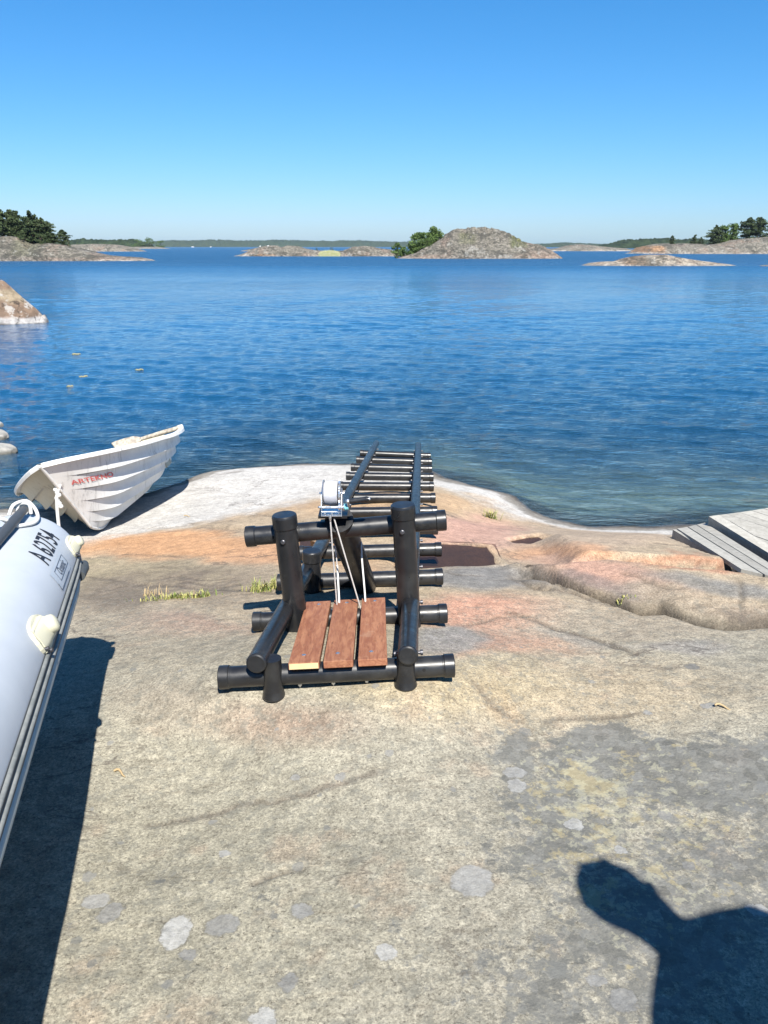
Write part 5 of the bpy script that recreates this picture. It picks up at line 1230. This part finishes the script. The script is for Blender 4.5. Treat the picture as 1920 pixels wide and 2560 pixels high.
# ================================================================== DOCK AND GANGWAY AT THE RIGHT
md = Mat('grey_decking'); v = md.pos(); gd = md.noise(md.mapping(v, (10, 10, 10)), 2, 6, .65)
gd2 = md.noise(md.mapping(v, (40, 40, 40), (0, 0, .5)), 1.2, 7, .75)
M_DECK = md.set(md.mix(1, md.mix(md.math('MULTIPLY', md.remap(gd2, .52, .64), .5), md.mix(md.remap(gd, .3, .7), (.25, .238, .208), (.335, .322, .285)), (.16, .15, .13)), md.grey(md.remap(md.n('ShaderNodeObjectInfo').outputs['Random'], 0, 1, .84, 1.1, False)), 'MULTIPLY'), .85, 0, md.bump(md.noise(v, 60, 4), .2, .004))
DZ = -.35
C0 = on_z(1772, 1291, DZ)[:2]; Cf = on_z(1920, 1382, DZ)[:2]; e1_ = (Cf - C0) / np.linalg.norm(Cf - C0); Ce = C0 + e1_ * 1.75
Cb = on_z(1920, 1270, DZ)[:2]; e2_ = (Cb - C0) / np.linalg.norm(Cb - C0); PB = [C0, Ce, Ce + e2_ * 2.6, C0 + e2_ * 2.6]
dock = thing('wooden_dock', 'grey wooden dock platform at the right water edge', 'dock', (float(PB[2][0] + C0[0]) / 2, float(PB[2][1] + C0[1]) / 2, DZ - .3))
def clip(poly, p, n):
    out = []
    for i in range(len(poly)):
        a, c = poly[i], poly[(i + 1) % len(poly)]; da, dc_ = np.dot(a - p, n), np.dot(c - p, n)
        if da >= 0: out.append(a)
        if da * dc_ < 0: out.append(a + (c - a) * da / (da - dc_))
    return out
bd = np.array([.50, -.866]); bn = np.array([bd[1], -bd[0]]) * -1
TRIM = .10; nI = np.array([e1_[1], -e1_[0]]); nI = nI if np.dot(nI, e2_) > 0 else -nI
inn = clip(PB, C0 + nI * TRIM, nI)
prj = [np.dot(q, bn) for q in inn]; s_ = min(prj)
while s_ < max(prj):
    pc = clip(clip(inn, bn * (s_ + .003), bn), bn * (s_ + .118), -bn)
    if len(pc) >= 3:
        z_ = DZ + random.uniform(-.002, .002); b = MB(); b.prism([(q[0], q[1], z_) for q in pc], (0, 0, -.026)); b.build('deck_board', M_DECK, dock)
    s_ += .121
tb = clip(PB, C0 + nI * (TRIM - .005), -nI); b = MB(); b.prism([(q[0], q[1], DZ + .001) for q in tb], (0, 0, -.027)); b.build('edge_board', M_DECK, dock)
def beam(p, q, th, h, ztop, inward):
    b = MB(); p, q = np.array(p), np.array(q); i_ = np.array(inward) * th; b.prism([(p[0], p[1], ztop), (q[0], q[1], ztop), (q[0] + i_[0], q[1] + i_[1], ztop), (p[0] + i_[0], p[1] + i_[1], ztop)], (0, 0, -h)); return b
beam(C0 + nI * .003 + e1_ * .002, Ce + nI * .003, .028, .082, DZ - .028, nI).build('side_beam', M_DECK, dock)
n2_ = np.array([e2_[1], -e2_[0]]); n2_ = n2_ if np.dot(n2_, e1_) > 0 else -n2_
beam(C0 + n2_ * .003 + e2_ * .035, PB[3] + n2_ * .003, .028, .082, DZ - .028, n2_).build('side_beam', M_DECK, dock)
for q in (C0 + e1_ * .3 + nI * .2, Ce - e1_ * .2 + nI * .2, C0 + e1_ * .2 + nI * 2.2, Ce - e1_ * .2 + nI * 2.2):
    g_ = gz(q); b = MB(); zt = DZ - .030; g_ = min(g_, zt - .06); b.box((q[0], q[1], (g_ - .05 + zt) / 2), (.045, 0, 0), (0, .045, 0), (0, 0, (zt - g_ + .05) / 2), .004); b.build('leg', M_DECK, dock)
# gangway: three boards and a standing side board
gw = thing('gangway', 'three-plank grey gangway leaning beside the dock', 'gangway', tuple(on_z(1780, 1370, -.3)))
zf, zn = -.44, -.16
far_e = [on_z(px, py, zf) for px, py in ((1692, 1322), (1719, 1317.5), (1741, 1312.5), (1763, 1307))]
near0 = on_z(1850, 1422, zn); near3 = on_z(1980, 1462, zn)
near_e = [near0 + (near3 - near0) * t_ for t_ in (0, .34, .67, 1)]
near_e = [near0, near0 + (on_z(1910, 1437, zn) - near0), near0 + (on_z(1962, 1450, zn) - near0), near0 + (on_z(2010, 1462, zn) - near0)]
for k in range(3):
    b = MB(); g1 = (far_e[k + 1] - far_e[k]) * .05; g2_ = (near_e[k + 1] - near_e[k]) * .05
    dz_ = random.uniform(0, .004)
    b.prism([far_e[k] + g1 + [0, 0, dz_], near_e[k] + g2_ + [0, 0, dz_], near_e[k + 1] - g2_ + [0, 0, dz_], far_e[k + 1] - g1 + [0, 0, dz_]], (0, 0, -.028)); b.build('plank', M_DECK, gw)
b = MB(); s0 = on_z(1682, 1324, -.44); s1 = on_z(1782, 1384.5, -.315)
lo0 = gz(s0); lo1 = gz(s1)
tk = np.array([.026, .004, 0]); b.prism([s0, s1, np.array([s1[0], s1[1], min(lo1, s1[2] - .012)]), np.array([s0[0], s0[1], min(lo0 - .01, s0[2] - .10)])], tk); b.build('side_board', M_DECK, gw)
for t_, w_ in ((.25, .03), (.62, .022), (.88, .015)):
    p = far_e[0] * (1 - t_) + near_e[0] * t_; q = far_e[3] * (1 - t_) + near_e[3] * t_
    for m_, f_ in ((p, .12), (q, .8)):
        r_ = p * (1 - f_) + q * f_; g_ = gz(r_); zt = r_[2] - .029
        b = MB(); g_ = min(g_, zt - .02); b.box((r_[0], r_[1], (zt + g_ - .02) / 2), (w_, 0, 0), (0, .02, 0), (0, 0, (zt - g_ + .02) / 2)); b.build('support', M_DECK, gw)

# ================================================================== GRASS TUFTS, DRY STEMS, DRIFT
mgs = Mat('grass_blade'); v = mgs.pos(); M_GRASS = mgs.set(mgs.mix(mgs.remap(mgs.noise(v, 30, 3), .35, .65), (.10, .14, .03), (.34, .32, .11)), .7)
mdry = Mat('dry_stem'); M_DRY = mdry.set(mdry.mix(mdry.noise(mdry.pos(), 20, 3), (.24, .17, .09), (.40, .31, .17)), .8)
def tuft(px, py, n, spread, h, label, mat, flat=.25, dryn=0):
    p = hit(px, py, lambda a, c_: ground_h(np.array([a]), np.array([c_]))[0]); t = thing('grass_tuft', label, 'grass', tuple(p), 'grass tufts on the rock')
    for nm, m_, cnt, hh in (('blades', mat, n, h), ('dry_stems', M_DRY, dryn, h * 1.5)):
        if not cnt: continue
        b = MB()
        for _ in range(cnt):
            x = p[0] + RNG.normal() * spread; y = p[1] + RNG.normal() * spread * flat; z = gz((x, y)) - .004; a = RNG.uniform(0, 6.28); l = hh * RNG.uniform(.5, 1.1); le = RNG.uniform(.15, .75) * l; w_ = .0032 if nm == 'blades' else .0018
            dx, dy = math.cos(a), math.sin(a); sx2, sy2 = -dy * w_, dx * w_
            b.add([(x - sx2, y - sy2, z), (x + sx2, y + sy2, z), (x + dx * le * .4 + sx2 * .8, y + dy * le * .4 + sy2 * .8, z + l * .6), (x + dx * le * .4 - sx2 * .8, y + dy * le * .4 - sy2 * .8, z + l * .6), (x + dx * le, y + dy * le, z + l * .92)], [(0, 1, 2, 3), (3, 2, 4)])
        b.build(nm, m_, t, fix=False)
tuft(660, 1478, 120, .06, .08, 'green grass tuft left of the ramp post', M_GRASS)
tuft(440, 1496, 150, .10, .042, 'low yellow green grass strip in the rock seam', M_GRASS, .15, 14)
tuft(502, 1493, 40, .03, .05, 'small grass clump right of the yellow strip', M_GRASS)
tuft(380, 1488, 12, .04, .05, 'sparse dry stems left of the yellow grass strip', M_DRY, .3, 10)
tuft(1228, 1296, 60, .03, .10, 'lone grass tuft on the rock right of the ramp', M_GRASS)
tuft(1552, 1502, 30, .03, .025, 'tiny yellow plant in the rock crack', M_GRASS)
# floating weed scraps
M_WEED = simple('weed_scrap', (.24, .21, .10), .8)
for px, py, w_, lab in ((348, 925, .08, 'yellow weed scrap floating alone in the left bay'), (190, 886, .09, 'weed scrap floating near the big boulder'), (176, 966, .05, 'small brown weed scrap nearest the rowing boat'), (208, 942, .06, 'thin weed scrap floating left of the yellow one')):
    p = on_z(px, py, WATER); b = MB()
    for _ in range(9):
        cx_, cy2 = p[0] + w_ * random.uniform(-.9, .9), p[1] + w_ * random.uniform(-.9, .9); L_w = w_ * random.uniform(.25, .6); a_ = random.uniform(-.5, .5)
        b.ring_sweep([(cx_ - L_w * math.cos(a_), cy2 - L_w * math.sin(a_), WATER + .002), (cx_, cy2, WATER + .014), (cx_ + L_w * math.cos(a_), cy2 + L_w * math.sin(a_), WATER + .003)], [.006, .014, .005], 6)
    tag(b.build('weed_scrap', M_WEED), lab, 'seaweed', 'weed scraps afloat')
# twigs and flakes of dry lichen on the rock
for px, py, l_, lab in ((468, 1292, .07, 'dark scrap of dry weed on the pale rock'), (1805, 1770, .05, 'short curved dark twig on the rock at right'), (300, 1935, .05, 'thin bent twig at the edge of the boat shadow')):
    p = hit(px, py, lambda a, c_: ground_h(np.array([a]), np.array([c_]))[0]); a = random.uniform(-.6, .6)
    pts = [(p[0] + l_ * (t_ - .5) * math.cos(a), p[1] + l_ * (t_ - .5) * math.sin(a) + .01 * math.sin(5 * t_), p[2] + .006 + .004 * math.sin(4 * t_)) for t_ in np.linspace(0, 1, 6)]
    b = MB(); b.ring_sweep(pts, [.004, .005, .0045, .004, .003, .002], 6); tag(b.build('twig', M_DRY), lab, 'twig')

# ================================================================== PERSON beside the camera (out of frame; throws the shadow at lower right)
def person():
    # u: across, seen from the sun; feet at F
    F = np.array([1.047, .275]); g_ = gz(F); rt = np.array([.968, .25]); fd = np.array([-.25, .968])
    def P3(u, f, z): q = F + rt * u + fd * f; return (q[0], q[1], g_ + z)
    t = thing('person', 'unseen person in dark jacket and jeans standing beside the camera, head tilted', 'person', P3(0, 0, 0))
    def skin(name, verts, edges, rad, mat, root=0, sub=2):
        me = bpy.data.meshes.new(name); o3 = t.location; me.from_pydata([(a - o3.x, b_ - o3.y, c_ - o3.z) for a, b_, c_ in verts], edges, []); o = bpy.data.objects.new(name, me); COL.objects.link(o); o.parent = t
        m = o.modifiers.new('skin', 'SKIN'); m.use_smooth_shade = True
        for i, r_ in enumerate(rad): me.skin_vertices[0].data[i].radius = r_ if isinstance(r_, tuple) else (r_, r_); me.skin_vertices[0].data[i].use_root = (i == root)
        s2 = o.modifiers.new('sub', 'SUBSURF'); s2.levels = s2.render_levels = sub; me.materials.append(mat); return o
    M_SKIN = simple('skin', (.50, .31, .22), .5); M_JEAN = simple('jeans', (.05, .07, .13), .85); M_JACK = simple('dark_jacket', (.04, .045, .055), .8); M_HAIR = simple('hair', (.05, .033, .022), .6, var=.5, scale=50, bump=1.0); M_SHOE = simple('shoe', (.05, .05, .05), .6)
    vt = [P3(0.0, 0, .95), P3(.0, 0, 1.10), P3(.03, .0, 1.25), P3(.02, .01, 1.355), P3(-.038, .015, 1.44), P3(-.058, .025, 1.52), P3(-.085, .04, 1.61), P3(-.112, .035, 1.69),
          P3(.170, 0, 1.44), P3(.36, .0, 1.17), P3(.37, .12, .93), P3(.36, .15, .86),
          P3(-.185, 0, 1.175), P3(-.27, .0, .93), P3(-.29, .08, .70), P3(-.28, .11, .62),
          P3(.10, 0, .88), P3(.13, .02, .50), P3(.13, -.02, .08), P3(-.09, 0, .88), P3(-.10, .02, .50), P3(-.10, -.02, .08), P3(.15, .16, .04), P3(-.12, .16, .04), P3(.355, .17, .80)]
    eg = [(0, 1), (1, 2), (2, 3), (3, 4), (4, 5), (5, 6), (6, 7), (3, 8), (8, 9), (9, 10), (10, 11), (11, 24), (3, 12), (12, 13), (13, 14), (14, 15), (0, 16), (16, 17), (17, 18), (18, 22), (0, 19), (19, 20), (20, 21), (21, 23)]
    rad = [(.12, .09), (.12, .09), (.135, .11), (.12, .10), .068, .068, (.078, .104), (.066, .086), .075, .055, .045, .034, .075, .052, .042, .034, .095, .065, .045, .095, .065, .045, .035, .035, .022]
    skin('body', vt, eg, rad, M_SKIN)
    skin('jacket', [vt[i] for i in (0, 1, 2, 3, 8, 9, 10, 12, 13, 14, 4)] , [(0, 1), (1, 2), (2, 3), (3, 4), (4, 5), (5, 6), (3, 7), (7, 8), (8, 9), (3, 10)], [(.17, .13), (.15, .12), (.15, .125), (.13, .11), .085, .068, .058,   .088, .066, .056, .072], M_JACK)
    skin('trousers', [vt[i] for i in (0, 16, 17, 18, 19, 20, 21)], [(0, 1), (1, 2), (2, 3), (0, 4), (4, 5), (5, 6)], [(.16, .12), .108, .080, .066, .108, .080, .066], M_JEAN)
    for q in ((18, 22), (21, 23)):
        b = MB(); a, e = np.array(vt[q[0]]), np.array(vt[q[1]]); a = a - np.array([0, 0, .03]); b.ring_sweep([a - (e - a) * .45, a - (e - a) * .3, a, e, e + (e - a) * .35, e + (e - a) * .45], [.02, .042, .048, .043, .034, .015], 12); b.build('shoe', M_SHOE, t)
    b = MB(); h1 = np.array(vt[7]); h0 = np.array(vt[6]); c = h0 * .35 + h1 * .65 + np.array([*(-fd * .018), .012]); b.sphere(c, .091, 16, 10, (1.0, 1.10, 1.04)); b.build('hair', M_HAIR, t)
    b = MB(); hc = h0 * .6 + h1 * .4
    n_ = np.array([*fd, 0]) ; rr_ = np.array([*rt, 0]); b.ring_sweep([hc + n_ * .085 + [0, 0, .03], hc + n_ * .118 - [0, 0, .005], hc + n_ * .09 - [0, 0, .018]], [.010, .014, .008], 8); b.build('nose', M_SKIN, t)
    for s_ in (-1, 1):
        b = MB(); b.sphere(hc + n_ * .095 + rr_ * .032 * s_ + [0, 0, .028], .012, 8, 6); b.build('eye', M_CABIN, t)
        b = MB(); b.sphere(hc + rr_ * .092 * s_, .022, 8, 6, (.5, .8, 1.3)); b.build('ear', M_SKIN, t)
    for base, dr_, m_ in ((np.array(vt[24]), np.array([*(fd * .25), -1.0]), 1), (np.array(vt[15]), np.array([*(fd * .25), -1.0]), -1)):
        dr_ = dr_ / np.linalg.norm(dr_); sd = np.array([*rt, 0]); sd -= dr_ * np.dot(sd, dr_); sd /= np.linalg.norm(sd); cu = np.cross(sd, dr_) * m_
        for k, l_ in enumerate((.070, .078, .074, .058)):
            p = base + dr_ * .02 + sd * (.024 - .016 * k); skin('finger', [tuple(p - dr_ * .02), tuple(p + dr_ * l_ * .45), tuple(p + dr_ * l_ * .8 + cu * .014), tuple(p + dr_ * l_ + cu * .034)], [(0, 1), (1, 2), (2, 3)], [.0105, .0095, .0085, .007], M_SKIN, 0, 1)
        p = base + sd * .028; skin('thumb', [tuple(p - sd * .01 - dr_ * .02), tuple(p + sd * .02 + dr_ * .02), tuple(p + sd * .026 + dr_ * .05 + cu * .012)], [(0, 1), (1, 2)], [.012, .011, .009], M_SKIN, 0, 1)
person()
print('SCENE DONE', len(bpy.data.objects))
